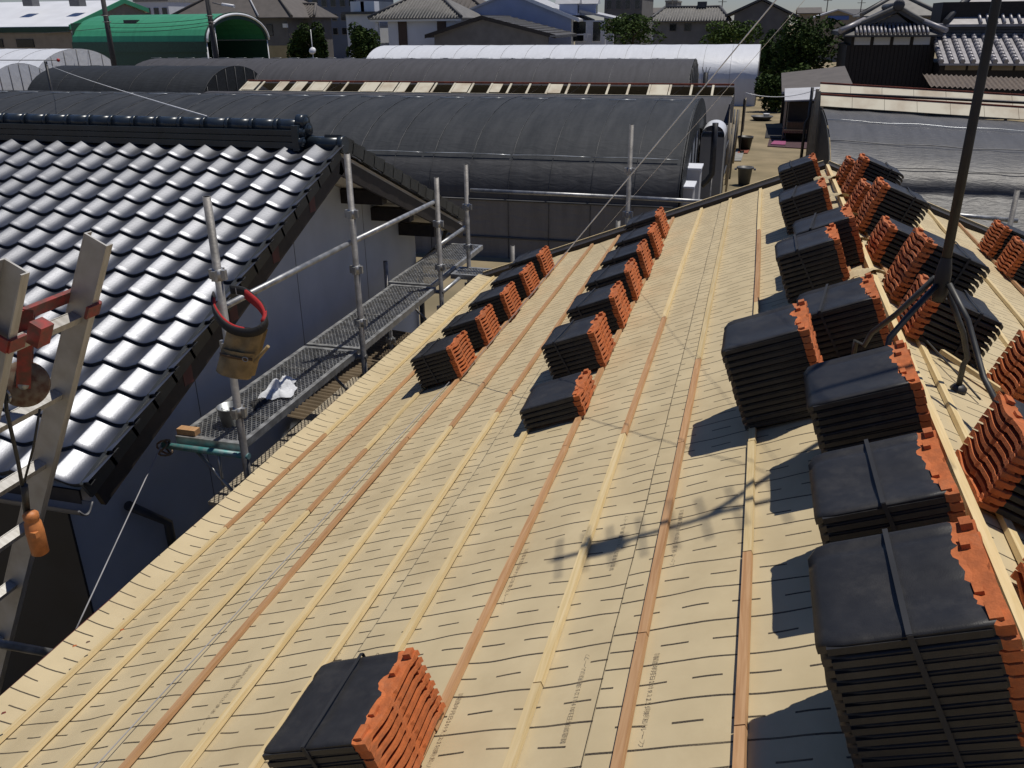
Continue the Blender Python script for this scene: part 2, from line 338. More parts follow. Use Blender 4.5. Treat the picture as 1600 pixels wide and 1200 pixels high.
def thing(name, loc, label, cat, group=None, mw=None):
    o = bpy.data.objects.new(name, None); COL.objects.link(o); o.empty_display_size = 0.1
    o.matrix_basis = mw if mw is not None else Matrix.Translation(V(loc))
    _world[o.name] = o.matrix_basis.copy()
    return tag(o, label, cat, group)
def struct(o): o['kind'] = 'structure'; return o
def stuff(o): o['kind'] = 'stuff'; return o

# ================================================================== the ground
g = MB(); g.grid(lambda u, v: ((u-0.5)*1600, -300+v*1700, 0), 8, 8, 0, False)
struct(g.build('ground', 'dirt'))

# ================================================================== the house being re-roofed
Y0, Y1 = -3.2, 8.35; EAVE = -3.38; REAVE = 3.6
house = thing('house_being_reroofed', (WL(-1.6, 3).x, 3, 0), 'house with beige underlay and battens on its roof, tiles not yet laid', 'house')
def lift(e):   # the sheet turns up over the eaves board
    t = max(0.0, min(1.0, (-3.212-e)/0.168)); return 0.085*t**1.7
def sag(e, Y, k):
    k = 0 if k < 7 else 7
    return 0.0060*noise.noise(V((e*3.1, Y*2.3, k))) + 0.0026*noise.noise(V((e*9, Y*7, k+5))) + 0.0030*math.sin((e+0.303)/0.28*2*math.pi)*0.5
def sheet(side, e0, e1, k, h0, uvoff):
    nu = max(6, int(abs(e1-e0)/0.035)); ny = 200
    mb = MB()
    W_ = WL if side == 'L' else WR
    hh = (lambda e: lift(e)) if side == 'L' else (lambda e: 0.0)
    mb.grid(lambda u, v: W_(e0+(e1-e0)*u, Y0+(Y1-Y0)*v, h0+hh(e0+(e1-e0)*u)+sag(e0+(e1-e0)*u, Y0+(Y1-Y0)*v, k)), nu, ny)
    me = mb.mesh('underlay_sheet', 'underlay', fix=False)
    uvl = me.uv_layers.new(name='UVMap')
    for lp in me.loops:
        i = lp.vertex_index; iu = i % (nu+1); iv = i//(nu+1)
        uvl.data[lp.index].uv = (e0+(e1-e0)*iu/nu + k*0.37, Y0+(Y1-Y0)*iv/ny + uvoff)
    o = put('underlay_sheet', me, house); return o
SEAMS = [EAVE, -2.65, -1.725, -0.80, ER]
sheets = []
for k in range(4):
    lo = SEAMS[k]; hi = SEAMS[k+1] + (0.0 if k == 3 else 0.002)
    # upper sheets lap over the lower ones
    sheets.append(sheet('L', lo, hi + (0.05 if k < 3 else 0), k, 0.004*k, [0.073+0.002, 0.030, 0.0745, 0.040][k]))
sheetsR = []
RS = [0.0, 0.78, 1.7, 2.62, REAVE]
for k in range(4):
    sheetsR.append(sheet('R', RS[k], RS[k+1]+(0.05 if k < 3 else 0), 7+k, 0.004*(3-k), [0.02, 0.07, 0.03, 0.1][k]))
# thin dark lap edge at each seam
for s_ in (-2.65, -1.725, -0.80):
    mb = MB(); k = SEAMS.index(s_)
    mb.grid(lambda u, v: WL(s_-0.001-0.0035*u, Y0+(Y1-Y0)*v, 0.004*k+0.0012-0.002*u+sag(s_, Y0+(Y1-Y0)*v, k)), 1, 200)
    mb.build('lap_edge', 'steel_dark', house, fix=False)

# printed date lines on the sheets
def text_mesh(s, size):
    cu = bpy.data.curves.new('t', 'FONT'); cu.body = s; cu.size = size; cu.align_x = 'CENTER'; cu.space_character = 1.25
    ob = bpy.data.objects.new('t', cu); COL.objects.link(ob)
    dg = bpy.context.evaluated_depsgraph_get(); me = bpy.data.meshes.new_from_object(ob.evaluated_get(dg))
    bpy.data.objects.remove(ob); me.materials.clear(); me.materials.append(M['print']); me.name = 'printed_date'; return me
TXT = text_mesh('製造年月日2019.12.25 東 和 ル ー フ', 0.017)
def print_line(e, Ys, toward, sh):
    for Y in Ys:
        o = bpy.data.objects.new('printed_date', TXT); COL.objects.link(o)
        xd = V((0, -1, 0)) if toward else V((0, 1, 0)); yd = NL.cross(xd)
        p = WL(e, Y, 0.020)
        k = SEAMS.index([q for q in SEAMS if q <= e][-1])
        p = WL(e, Y, 0.004*k+0.0065)
        o.parent = sh; o.matrix_basis = Matrix(((xd.x, yd.x, NL.x, p.x), (xd.y, yd.y, NL.y, p.y), (xd.z, yd.z, NL.z, p.z), (0, 0, 0, 1)))
print_line(-0.665, [1.66+0.74*i for i in range(2)], True, sheets[3])
print_line(-0.115, [1.42+0.74*i for i in range(2)], False, sheets[3])
print_line(-0.858, [1.70+0.74*i for i in range(2)], False, sheets[2])
print_line(-1.235, [1.60+0.74*i for i in range(2)], True, sheets[2])
print_line(-1.62, [1.85+0.74*i for i in range(1)], False, sheets[2])
print_line(-1.80, [1.95+0.74*i for i in range(1)], False, sheets[1])
print_line(-2.20, [1.90+0.74*i for i in range(1)], True, sheets[1])

# battens: each length of timber a piece of its own
def batten(W_, N_, E_, e, ya, yb, m, wd=0.0265, th=0.017, h=0.006, skew=0.0, name='batten'):
    mb = MB(); jit = random.uniform(-0.002, 0.002)
    n = max(2, int((yb-ya)/0.5)); pts = []
    for i in range(n+1):
        Y = ya+(yb-ya)*i/n; ee = e + jit + skew*(i/n-0.5) + 0.0016*math.sin(Y*2.1+e*9)
        for (a, b) in ((-wd/2, 0), (-wd/2+0.001, th), (wd/2-0.001, th), (wd/2, 0)): pts.append(W_(ee+a, Y, h+b))
    fs = []
    for i in range(n):
        for k in range(4):
            a = i*4+k; b = i*4+(k+1) % 4; fs.append((a, b, b+4, a+4))
    fs += [(3, 2, 1, 0), (n*4, n*4+1, n*4+2, n*4+3)]
    mb.add(pts, fs); return mb.build(name, m, house)
def yy(x, y): return on_roof(x, y)[1]
BE = lambda k: (-2.495+0.19927*k)*HP
PL, PK = 'pine', 'cedar'
spec = {1: [(yy(347, 830), PL), (yy(445, 738), PK), (yy(515, 680), 'cedar'), (Y1-.03, PL)],
        2: [(yy(412, 820), PL), (yy(505, 725), PK), (yy(548, 684), PK), (Y1-.03, PK)],
        3: [(yy(482, 803), PL), (yy(568, 707), PK), (yy(607, 669), PL), (Y1-.03, PL)],
        4: [(yy(634, 690), PK), (yy(800, 520), PK), (Y1-.03, PK)],
        5: [(yy(703, 672), PL), (Y1-.03, PK)],
        6: [(yy(774, 651), PL), (Y1-.03, PK)],
        7: [(yy(840, 655), PL), (Y1-.03, PK)],
        8: [(1.62, PK), (yy(889, 704), PK), (yy(960, 550), PK), (Y1-.03, PK)],
        9: [(1.75, PL), (yy(980, 685), PL), (yy(1045, 500), PK), (Y1-.03, PL)],
        10: [(yy(1008, 1003), PK), (yy(1075, 700), PK), (yy(1090, 570), PK), (Y1-.03, PL)],
        11: [(yy(1163, 1100)-.1, PK), (yy(1172, 875), PK), (yy(1178, 700), PL), (yy(1182, 480), PL), (yy(1186, 365), PK), (Y1-.03, PL)]}
for k, sp in spec.items():
    y = Y0+0.05
    for (ye, m) in sp:
        batten(WL, NL, EL, BE(k), y, ye-0.004, m, h=0.005+0.004*[0, 0, 0, 0, 1, 1, 1, 2, 2, 2, 3, 3][k]*0.9); y = ye
for k, e in enumerate([-0.15, 0.075]):
    batten(WL, NL, EL, e, Y0+.05, 3.0+k, PL, h=0.017); batten(WL, NL, EL, e, 3.004+k, Y1-.03, PK if k else PL, h=0.017)
for k in range(12):
    e = 0.10+0.285*k
    y = Y0+.05
    for ye in (random.uniform(0.5, 2), random.uniform(3.4, 5), Y1-.03):
        batten(WR, NR, ERR, e, y, ye-.004, random.choice([PL, PL, PK]), h=0.016-0.001*min(k, 10)); y = ye
# ridge board and short bits of pale packing along it
mb = MB(); top = RID + V((0, (Y0+Y1)/2, 0.030))
mb.frame_box(top, V((0.013, 0, 0)), V((0, (Y1-Y0)/2-0.02, 0)), V((0, 0, 0.022))); mb.build('ridge_board', PL, house)
for Y in (7.55, 6.75, 6.05, 5.3, 4.55):
    mb = MB(); a = R(random.uniform(-25, 25))
    mb.grid(lambda u, v: WL(ER-0.13+0.20*u, Y+0.11*v+0.03*math.sin(u*5+Y), 0.045+0.028*math.sin(u*3.1+v)+0.012*math.sin(v*7+u*9)), 8, 6); mb.build('crumpled_offcut', 'underlay', house, fix=False)
# far verge: dark edge flashing with a pale strip of wood beyond, both slopes
for W_, N_, e0, e1 in ((WL, NL, EAVE-0.02, ER-0.004), (WR, NR, 0.004, REAVE+0.02)):
    c = (W_(e0, 8.43, 0.022)+W_(e1, 8.43, 0.022))/2; X = (W_(e1, 8.43, 0.022)-W_(e0, 8.43, 0.022))/2
    mb = MB(); mb.frame_box(c, X, V((0, 0.075, 0)), N_*0.024); mb.build('verge_flashing', 'darkwood', house)
    c2 = (W_(e0, 8.522, 0.03)+W_(e1, 8.522, 0.03))/2
    mb = MB(); mb.frame_box(c2, X, V((0, 0.014, 0)), N_*0.034); mb.build('verge_strip', PL, house)
    c3 = (W_(e0, 8.46, -0.11)+W_(e1, 8.46, -0.11))/2
    mb = MB(); mb.frame_box(c3, X, V((0, 0.02, 0)), N_*0.10); mb.build('barge_board', 'darkwood', house)
# roof deck under the sheets, fascia, rafters' shade and walls
for W_, N_, e0, e1 in ((WL, NL, -3.34, ER-0.05), (WR, NR, 0.05, REAVE-0.02)):
    c = (W_(e0, 2.575, -0.035)+W_(e1, 2.575, -0.035))/2; X = (W_(e1, 0, 0)-W_(e0, 0, 0))/2
    mb = MB(); mb.frame_box(c, X, V((0, 5.76, 0)), N_*0.02); mb.build('roof_deck', 'darkwood', house)
pe = WL(-3.36, 0, -0.01)
mb = MB(); mb.box(pe.x-0.012, pe.x+0.012, Y0, Y1, pe.z-0.16, pe.z+0.012); mb.build('fascia', 'darkwood', house)
mb = MB(); xe = WL(-3.38, 0, 0.085)
mb.box(xe.x-0.006, xe.x+0.003, Y0, Y1, xe.z-0.055, xe.z-0.006); mb.build('eaves_trim', 'oxide', house)
xl = pe.x+0.62; xr = WR(REAVE, 0).x-0.6
mb = MB(); mb.box(xl, xr, Y0+0.5, Y1-0.45, 0, pe.z-0.10); mb.build('wall', 'plaster', house)
pk = RID + V((0, 0, -0.12)); zl = WL(-3.38, 0, -0.09)
mb = MB(); mb.prism([(xl, Y1-0.5, pe.z-0.1), (xr, Y1-0.5, pe.z-0.1), (pk.x, Y1-0.5, pk.z)], (0, 0.05, 0)); mb.build('gable', 'plaster', house)

# ================================================================== tile stacks
TL, TW, TP = 0.325, 0.330, 0.0262
def tile_mesh(seed):
    rnd = random.Random(seed)
    nu, nv = 12, 30
    vsn = [j/nv for j in range(nv+1)]
    kb = 8
    ub = []
    for j in range(nv+1):
        v = vsn[j]
        ub.append(0.282 + 0.004*math.sin(v*21+seed) + rnd.uniform(-0.005, 0.005) - (0.013 if 0.55 < v < 0.72 else 0) + (0.012 if v < 0.2 else 0))
    def ucol(i, j):
        if i <= kb:
            t = i/kb; t = t**1.25 if i > 0 else 0
            return ub[j]*t
        return ub[j] + (TL-ub[j])*(i-kb)/(nu-kb)
    def prof(v):   # wave of the end section
        return 0.0062*math.sin(v*2*math.pi*1.02+2.4) + 0.0014*math.sin(v*4*math.pi+0.6)
    def ztop(u, v):
        z = prof(v)*min(1, 0.25+0.9*(u/TL)**2)
        if u < 0.035: z -= 0.016*(1-u/0.035)**2                  # nose rolls down
        if v < 0.06: z -= 0.004*(1-v/0.06)**2
        if v > 0.93: z += 0.0035*math.sin((v-0.93)/0.07*math.pi)   # rolled far edge
        if v > 0.86 and v < 0.93: z -= 0.003
        if u > ub_at(v): z -= 0.0045                              # bare head sits lower than the glazed face
        return z
    def ub_at(v): return ub[int(round(v*nv))]
    T = 0.0125
    top = []; bot = []
    for j in range(nv+1):
        for i in range(nu+1):
            u = ucol(i, j); v = vsn[j]
            # rounded plan corners at the nose
            vv = v
            if i == 0: vv = 0.5+(v-0.5)*0.86
            elif i == 1: vv = 0.5+(v-0.5)*0.965
            uu = u
            if i == nu:
                uu = u - (0.006 if 0.47 < v < 0.56 else 0) + (0.004 if v > 0.93 else 0)
            zt = ztop(u, v)
            th = T + (0.003 if (v < 0.05 or v > 0.93) else 0.0)
            if u > 0.2: th -= 0.0015*math.sin(v*9)**2
            if u > 0.2 and (v < 0.08 or 0.44 < v < 0.55): th += 0.0060
            top.append((uu, vv*TW, zt)); bot.append((uu, vv*TW, zt-th))
    mb = MB(); n1 = nu+1
    def q(i, j): return (j*n1+i, j*n1+i+1, (j+1)*n1+i+1, (j+1)*n1+i)
    o = 0; mb.v += top; nb = len(top); mb.v += bot
    for j in range(nv):
        for i in range(nu):
            mb.f.append(q(i, j)); mb.m.append(0 if i < kb else 1); mb.sm.append(i < kb)
            a = q(i, j); mb.f.append(tuple(x+nb for x in reversed(a))); mb.m.append(1 if i > 1 else 0); mb.sm.append(False)
    def rim(lst, mi):
        for a, b in zip(lst[:-1], lst[1:]):
            mb.f.append((a, a+nb, b+nb, b)); mb.m.append(mi(a) if callable(mi) else mi); mb.sm.append(False)
    rim([i for i in range(n1)], lambda a: 0 if (a % n1) < kb else 1)
    rim([nv*n1+i for i in range(nu, -1, -1)], lambda a: 0 if (a % n1) <= kb else 1)
    rim([j*n1+nu for j in range(nv+1)], 1)
    rim([j*n1 for j in range(nv, -1, -1)], 0)
    # lugs and ribs on the bare head
    for (u0, u1, v0, v1, z0, z1) in ((0.288, 0.304, 0.70, 0.79, -0.006, 0.0065), (0.283, 0.299, 0.30, 0.40, -0.006, 0.005), (0.290, 0.312, 0.03, 0.17, -0.006, 0.0045),
                                     (0.300, 0.322, 0.90, 0.985, -0.008, 0.0085)):
        z = prof((v0+v1)/2); mb.box(u0, u1, v0*TW, v1*TW, z+z0, z+z1, 1)
    # hanging lugs beneath
    for (v0, v1) in ((0.16, 0.22), (0.80, 0.86)): 
        z = prof(v0); mb.box(0.30, 0.318, v0*TW, v1*TW, z-0.022, z-0.011, 1)
    # rib that closes the near edge
    mb.box(0.02, 0.29, -0.003, 0.012, -0.0205, -0.006, 0)
    return mb.mesh('tile', ['glaze', 'clay'])
TILES = [tile_mesh(s_) for s_ in (1, 4, 9)]
strap_cache = {}
def strap_mesh(n, u, slant):
    key = (n, u, slant)
    if key in strap_cache: return strap_cache[key]
    mb = MB(); w2 = 0.0052; ht = n*TP+0.002; t = 0.0007
    a = u-slant/2; b = u+slant/2
    def seg(p, q, nrm):
        p = V(p); q = V(q); d = (q-p)/2; s = d.normalized().cross(nrm)
        mb.frame_box((p+q)/2, d, s*w2, nrm*t)
    seg((a, -0.006, ht+0.001), (b, TW+0.004, ht+0.003), V((0, 0, 1)))
    seg((a, -0.007, ht), (a+0.03, -0.007, 0.0), V((0, 1, 0)))
    seg((b, TW+0.006, ht), (b, TW+0.006, 0.0), V((0, 1, 0)))
    seg((a+0.03, -0.004, -0.004), (b, TW+0.004, -0.004), V((0, 0, 1)))
    strap_cache[key] = mb.mesh('strap', 'strap'); return strap_cache[key]
def stack(side, e, Y, n, label, group, strap=None, slant=0.0, rot=0.0, seed=0):
    rnd = random.Random(seed*31+n)
    if side == 'L': ex, nz, p = EL, NL, WL(e, Y, 0.031); ey = V((0, 1, 0))
    else: ex, nz, p = -ERR, NR, WR(e+TL, Y+TW, 0.028); ey = V((0, -1, 0))   # heads toward the ridge
    mw = Matrix(((ex.x, ey.x, nz.x, p.x), (ex.y, ey.y, nz.y, p.y), (ex.z, ey.z, nz.z, p.z), (0, 0, 0, 1))) @ Matrix.Rotation(R(rot), 4, 'Z')
    if side == 'R':   # keep the strapped long side toward the gable as on the other slope
        pass
    root = thing('tile_stack', None, label, 'tile stack', group, mw)
    for i in range(n):
        m = Matrix.Translation((rnd.uniform(-.0025, .0025), rnd.uniform(-.003, .003), 0.020+i*TP)) @ Matrix.Rotation(R(rnd.uniform(-.5, .5)), 4, 'Z')
        local_child('tile', TILES[rnd.randrange(3)], root, m)
    if strap is not None: local_child('strap', strap_mesh(n, strap, slant), root)
    return root
ordw = ['first', 'second', 'third', 'fourth', 'fifth', 'sixth', 'seventh', 'eighth']
GA = 'tile stacks in the row near the eaves'
for i, (e, Y) in enumerate([(-2.672, 4.869), (-2.674, 5.487), (-2.668, 6.093), (-2.674, 6.722), (-2.682, 7.351)]):
    stack('L', e, Y, 8, ['nearest of the five tile stacks in the row closest to the gutter edge', 'second nearest tile stack in the five-stack row by the gutter edge', 'middle tile stack of the five in the row by the gutter edge', 'tile stack last but one in the five-stack row by the gutter edge', 'farthest tile stack in the five-stack row by the gutter edge, at the far verge'][i], GA, 0.115, [0.0, 0.05, 0.06, 0.06, 0.05][i], random.uniform(-1, 1), i)
GB = 'tile stacks in the middle row'
for i, (e, Y, n) in enumerate([(-1.554, 3.64, 4), (-1.567, 4.298, 8), (-1.561, 4.949, 8), (-1.556, 5.531, 8), (-1.551, 6.105, 8), (-1.54, 6.704, 8), (-1.565, 7.40, 8)]):
    stack('L', e, Y, n, ['low stack of only four tiles at the near end of the middle row', 'tall strapped tile stack just behind the low four-tile stack', 'third tile stack from the near end of the middle row', 'fourth and central tile stack of the seven in the middle row', 'fifth tile stack from the near end of the middle row', 'last but one tile stack at the far end of the middle row', 'farthest tile stack of the middle row, at the far verge'][i], GB, None if i == 0 else 0.115, [0, 0.05, 0.06, 0.05, 0.0, 0.06, 0.05][i], random.uniform(-1, 1) if i else 1.5, 20+i)
stack('L', -1.566, 1.350, 8, 'strapped tile stack standing alone in the foreground with bright orange ends', None, 0.150, 0.0, 0, 40)
GC = 'tile stacks along the ridge on the near slope'
for i, (e, Y, n, st, sl, lb) in enumerate([(-0.194, 1.321, 13, 0.160, 0.0, 'large dark tile stack in the near right corner, cut by the frame edge'),
        (-0.187, 1.901, 10, 0.160, 0.0, 'dark tile stack second from the corner below the ridge, with central strap'),
        (-0.173, 2.509, 11, None, 0.0, 'dark tile stack crossed by the shadow of an antenna leg'),
        (-0.456, 3.066, 13, None, 0.0, 'tall tile stack set lower down the slope, left of the ridge row'),
        (-0.182, 3.532, 9, 0.115, 0.05, 'strapped tile stack under the left antenna legs, below the ridge'),
        (-0.257, 4.545, 10, 0.115, 0.0, 'strapped tile stack in front of its slightly higher twin below the ridge'),
        (-0.150, 4.93, 10, 0.115, 0.05, 'tile stack half hidden behind a strapped stack, close to the ridge'),
        (-0.228, 6.157, 9, 0.115, 0.04, 'last but one tile stack below the ridge toward the far verge'),
        (-0.224, 7.777, 7, 0.115, 0.0, 'farthest tile stack below the ridge, outlined against the dirt yard')]):
    stack('L', e, Y, n, lb, GC, st, sl, random.uniform(-.8, .8), 50+i)
GD = 'tile stacks along the ridge on the far slope'
for i, (e, Y, n, st, lb) in enumerate([(0.015, 7.45, 8, None, 'farthest tile stack beyond the ridge, its orange heads facing the ridge'),
        (0.02, 6.88, 12, 0.115, 'second farthest tile stack beyond the ridge, against the silver greenhouse'),
        (0.02, 6.32, 8, None, 'third tile stack from the far verge beyond the ridge'),
        (0.02, 5.77, 12, 0.115, 'fourth tile stack from the far verge beyond the ridge, strapped near its nose'),
        (0.015, 4.98, 8, None, 'tile stack beyond the ridge just behind the one beside the antenna mast'),
        (0.035, 4.27, 12, 0.115, 'tall strapped tile stack beyond the ridge behind the antenna mast foot'),
        (0.03, 3.72, 8, 0.115, 'tile stack beyond the ridge under the splayed antenna legs'),
        (0.02, 2.27, 9, None, 'nearest large tile stack beyond the ridge with slatted orange ends'),
        (0.03, 1.64, 8, None, 'tile stack at the right frame edge, only its orange corner showing'),
        (0.37, 3.31, 9, None, 'tile stack beyond the loose stick, one step down the far slope'),
        (1.19, 7.03, 9, None, 'farther of the two tile stacks low on the far slope by the frame edge'),
        (1.19, 6.46, 9, None, 'nearer of the two tile stacks low on the far slope by the frame edge')]):
    stack('R', e, Y, n, lb, GD, st, 0.0, random.uniform(-.8, .8), 80+i)
# loose stick across the far slope
a = WR(0.17, 3.66, 0.045); b = WR(0.62, 3.22, 0.05); d = (b-a)/2
mb = MB(); sdv = d.normalized().cross(NR); mb.frame_box((a+b)/2, d, sdv*0.013, NR*0.009)
tag(mb.build('loose_stick', 'pine'), 'loose pale wooden stick lying down the far slope by the antenna feet', 'stick')
# little leaves and clay chips on the eaves
for i, (x, y, m) in enumerate([(116, 1010, 'clay'), (137, 1004, 'rust'), (190, 985, 'clay'), (5, 1115, 'redpaint')]):
    e, Y = on_roof(x, y, 0.012); h = 0.012+lift(e)
    if i == 2: h = 0.029
    e, Y = on_roof(x, y, h+0.004)
    mb = MB(); c = WL(e, Y, h+0.004); mb.add([c+EL*a_+V((0, b_, 0))+NL*h_ for a_, b_, h_ in ((-.012, 0, 0), (0, -.008, .002), (.014, .002, 0), (.002, .011, .001), (0, 0, .007))], [(0, 1, 4), (1, 2, 4), (2, 3, 4), (3, 0, 4), (3, 2, 1, 0)])
    tag(mb.build('clay_chip', m), ['orange clay chip on the eaves curl', 'brown clay chip beside the orange one on the eaves', 'small chip lying on the first batten by the gutter', 'red scrap at the left frame edge on the eaves'][i], 'clay chip', 'chips on the eaves')

# ================================================================== antenna on the ridge
MY = 3.25
apex = ay(1474, 428, MY)
ant = thing('tv_antenna', (apex.x, MY, RID.z), 'dark antenna mast on splayed tubular legs straddling the ridge, rising out of frame', 'antenna')
mtop = V((apex.x, MY, 7.35))
mb = MB(); mb.tube([apex+V((0, 0, -0.06)), V((apex.x, MY, apex.z+0.5)), V((apex.x, MY, apex.z+1.4)), mtop], 0.0175, 16, r2=0.0125); mb.build('mast', 'mast', ant)
mb = MB(); mb.lathe(apex+V((0, 0, -0.10)), [(0.0, 0.0), (0.022, 0.0), (0.027, 0.03), (0.027, 0.10), (0.023, 0.13), (0.018, 0.16)], 14); mb.build('clamp', 'mast', ant)
def leg(pts, m):
    mb = MB(); mb.tube(pts, 0.0108, 10); o = mb.build('leg', m, ant)
    f = V(pts[-1]); mb = MB(); mb.lathe(f+V((0, 0, -0.012)), [(0.0, 0.0), (0.030, 0.0), (0.032, 0.015), (0.020, 0.03), (0.0, 0.03)], 12); mb.build('foot', 'cable', o)
foot = WR(0.19, 3.33, 0.018)
leg([apex+V((0.02, 0.01, -0.05)), ay(1505, 520, 3.32), ay(1512, 560, 3.33), foot+V((0, 0, 0.10)), foot], 'leg')
foot = WR(0.22, 2.85, 0.018)
leg([apex+V((0.02, -0.02, -0.03)), ay(1512, 500, 3.16), ay(1537, 590, 3.03), foot+V((0, 0, 0.12)), foot], 'leg')
foot = WL(0.02, 3.02, 0.025); foot2 = WL(-0.03, 3.44, 0.025)
leg([apex+V((-0.02, -0.02, -0.04)), apex.lerp(ay(1390, 530, 3.05), 0.55), ay(1390, 528, 3.05), foot+V((0, 0, 0.14)), foot], 'mast')
leg([apex+V((-0.02, 0.02, -0.02)), apex.lerp(ay(1357, 528, 3.42), 0.6), ay(1362, 520, 3.42), ay(1350, 540, 3.43), foot2+V((0, 0, 0.12)), foot2], 'leg')
# directional antenna on a side arm above the frame: boom, reflector, directors (its shadow lies on the sheet)
def cast_from(x, y, t):
    e, Y = on_roof(x, y); return WL(e, Y)+SUN_TO*t
def _off(t):
    p, q = cast_from(862, 879, t), cast_from(1262, 771, t); d = (q-p); d.z = 0; m_ = V((apex.x-p.x, MY-p.y, 0)); return abs(d.cross(m_).z)/d.length
TB = min((_off(1.2+0.05*i), 1.2+0.05*i) for i in range(70))[1]
b0 = cast_from(862, 879, TB); b1 = cast_from(1262, 771, TB); bd = (b1-b0).normalized(); b2 = b1+bd*0.30
mid = min((b0.lerp(b2, i/40) for i in range(60)), key=lambda p_: (p_.x-apex.x)**2+(p_.y-MY)**2)
mtop2 = mid.z+0.25
ats = V((apex.x, MY, mid.z-0.12))
mb = MB(); mb.tube([ats, mid], 0.02, 8); mb.build('boom_clamp', 'mast', ant)
print('ANT', TB, mid, apex, b0, b2)
mb = MB(); mb.tube([b0, b2], 0.013, 8); boom = mb.build('boom', 'galv_old', ant)
across = bd.cross(V((0, 0, 1))).normalized()
for t, L_ in ((0.02, .13), (.10, .13), (.18, .14), (.27, .14), (.36, .15), (.45, .15), (.54, .16), (.66, .17)):
    c = b0.lerp(b2, t); mb = MB(); mb.tube([c-across*L_, c+across*L_], 0.005, 6); mb.build('director', 'galv_old', ant)
c = b0.lerp(b2, 0.16); mb = MB(); mb.frame_box(c, bd*0.07, across*0.045, V((0, 0, 0.03))); mb.build('junction_box', 'mast', ant)
for s_ in (-1, 1):
    c = b2+V((0, 0, 0.10*s_)); mb = MB()
    for q in (-.06, 0, .06): mb.tube([c-across*0.22+V((0, 0, q)), c+across*0.22+V((0, 0, q))], 0.006, 6)
    mb.build('reflector', 'galv_old', ant)
# guy wires
def wire(name, a, b, r, m, label, n=14, dip=0.0, cat='wire', grp=None):
    a = V(a); b = V(b); mb = MB()
    mb.tube([a.lerp(b, i/n)-V((0, 0, dip*4*(i/n)*(1-i/n))) for i in range(n+1)], r, 6)
    return tag(mb.build(name, m), label, cat, grp)
an = WL(-2.345, 4.88, 0.030)
def on_line(z): # distance of the projected mast point from the wire's image line
    P = V((apex.x, MY, z))-CAM; x = 800+F_PX*P.dot(RGT)/P.dot(FWD); y = 600-F_PX*P.dot(UPV)/P.dot(FWD)
    return abs((x-735)*(-590) - (y-590)*490)
zz = min((on_line(5.8+0.02*i), 5.8+0.02*i) for i in range(76))[1]
wire('guy_wire', (apex.x-0.026, MY, zz), an, 0.0025, 'wire', 'pale guy wire running from the antenna mast down to the eaves batten', dip=0.01)
far_an = WL(-1.55, 8.43, 0.047)
wire('guy_wire', (apex.x-0.026, MY+0.01, zz-0.15), V((ay(940, 366, 8.43).x, 8.43, ay(940, 366, 8.43).z+0.02)), 0.0012, 'wire', 'thin second guy wire reaching from the antenna mast to the far verge')
sa, sb = WL(-2.43, 4.85, 0.026), WL(-2.53, 0.9, 0.026)
wire('string_line', sa, sb, 0.0022, 'rope', 'grey string line stretched beside the fourth batten from the gutter', cat='string')
wire('antenna_cable', WR(0.02, 3.9, 0.062), WR(0.26, 3.28, 0.03), 0.004, 'cable', 'black antenna cable lying over the ridge by the mast feet', dip=-0.005, cat='cable')

# ================================================================== scaffold between the houses
PX = -3.0; DZ = 3.08
scaf = thing('scaffold', (PX, 6.1, 0), 'galvanised tube scaffold with guard rails between the two houses', 'scaffold')
def post(x, y, z1, z0=0.0, m='galv_old', lo=None):
    mb = MB(); mb.tube([(x, y, z0), (x, y, z1)], 0.0243, 12)
    mb.tube([(x, y, z1-0.10), (x, y, z1+0.0)], 0.0200, 12)
    p = mb.build('post', m, scaf)
    z = z1-0.46
    while z > 0.3:
        mb = MB(); mb.lathe((x, y, z-0.035), [(0.0245, 0), (0.031, 0.0), (0.031, 0.07), (0.0245, 0.07)], 12)
        for k in range(4):
            a = k*math.pi/2; mb.frame_box((x+0.040*math.cos(a), y+0.040*math.sin(a), z), V((math.cos(a), math.sin(a), 0))*0.014, V((-math.sin(a), math.cos(a), 0))*0.013, V((0, 0, 0.030)))
        mb.build('wedge_socket', 'galv', p); z -= 0.45 if z > z1-1.0 else 0.9
    return p
posts = [(PX, 4.27, 4.70), (PX, 6.11, 4.69), (PX, 8.04, 4.20), (PX, 8.97, 4.19)]
for p in posts: post(*p)
back = ay(987, 195, 8.97); post(back.x, 8.97, back.z)
rp = ay(1590, 297, 8.9); post(rp.x, 8.9, rp.z)
for x, y, Yq in ((602, 408, 8.3), (801, 384, 9.2), (966, 345, 9.05)):
    q = ay(x, y, Yq); post(q.x, Yq, q.z)
def rail(a, b, r=0.0213, m='galv'):
    mb = MB(); mb.tube([a, b], r, 12); mb.build('rail', m, scaf)
rail((PX-.03, 4.27, 4.02), (PX-.03, 6.11, 4.0)); rail((PX-.03, 6.11, 4.0), (PX-.03, 8.04, 3.96)); rail((PX-.03, 8.04, 3.5), (PX-.03, 8.97, 3.5))
a = ay(735, 297, 8.99); rail(a, ay(990, 309, 8.99)); rail(ay(990, 309, 8.99), ay(1118, 316, 8.99))
rail(ay(1430, 330, 8.95), ay(1590, 345, 8.95))
rail((PX, 8.04, DZ-0.07), (PX, 8.97, DZ-0.07))
# low pipe beyond the eaves, lower left
a = ax(0, 1006, -3.22); b = ax(110, 1026, -3.10); d = (b-a)
rail(a-d*2, b+d*0.4, 0.022, 'galv')
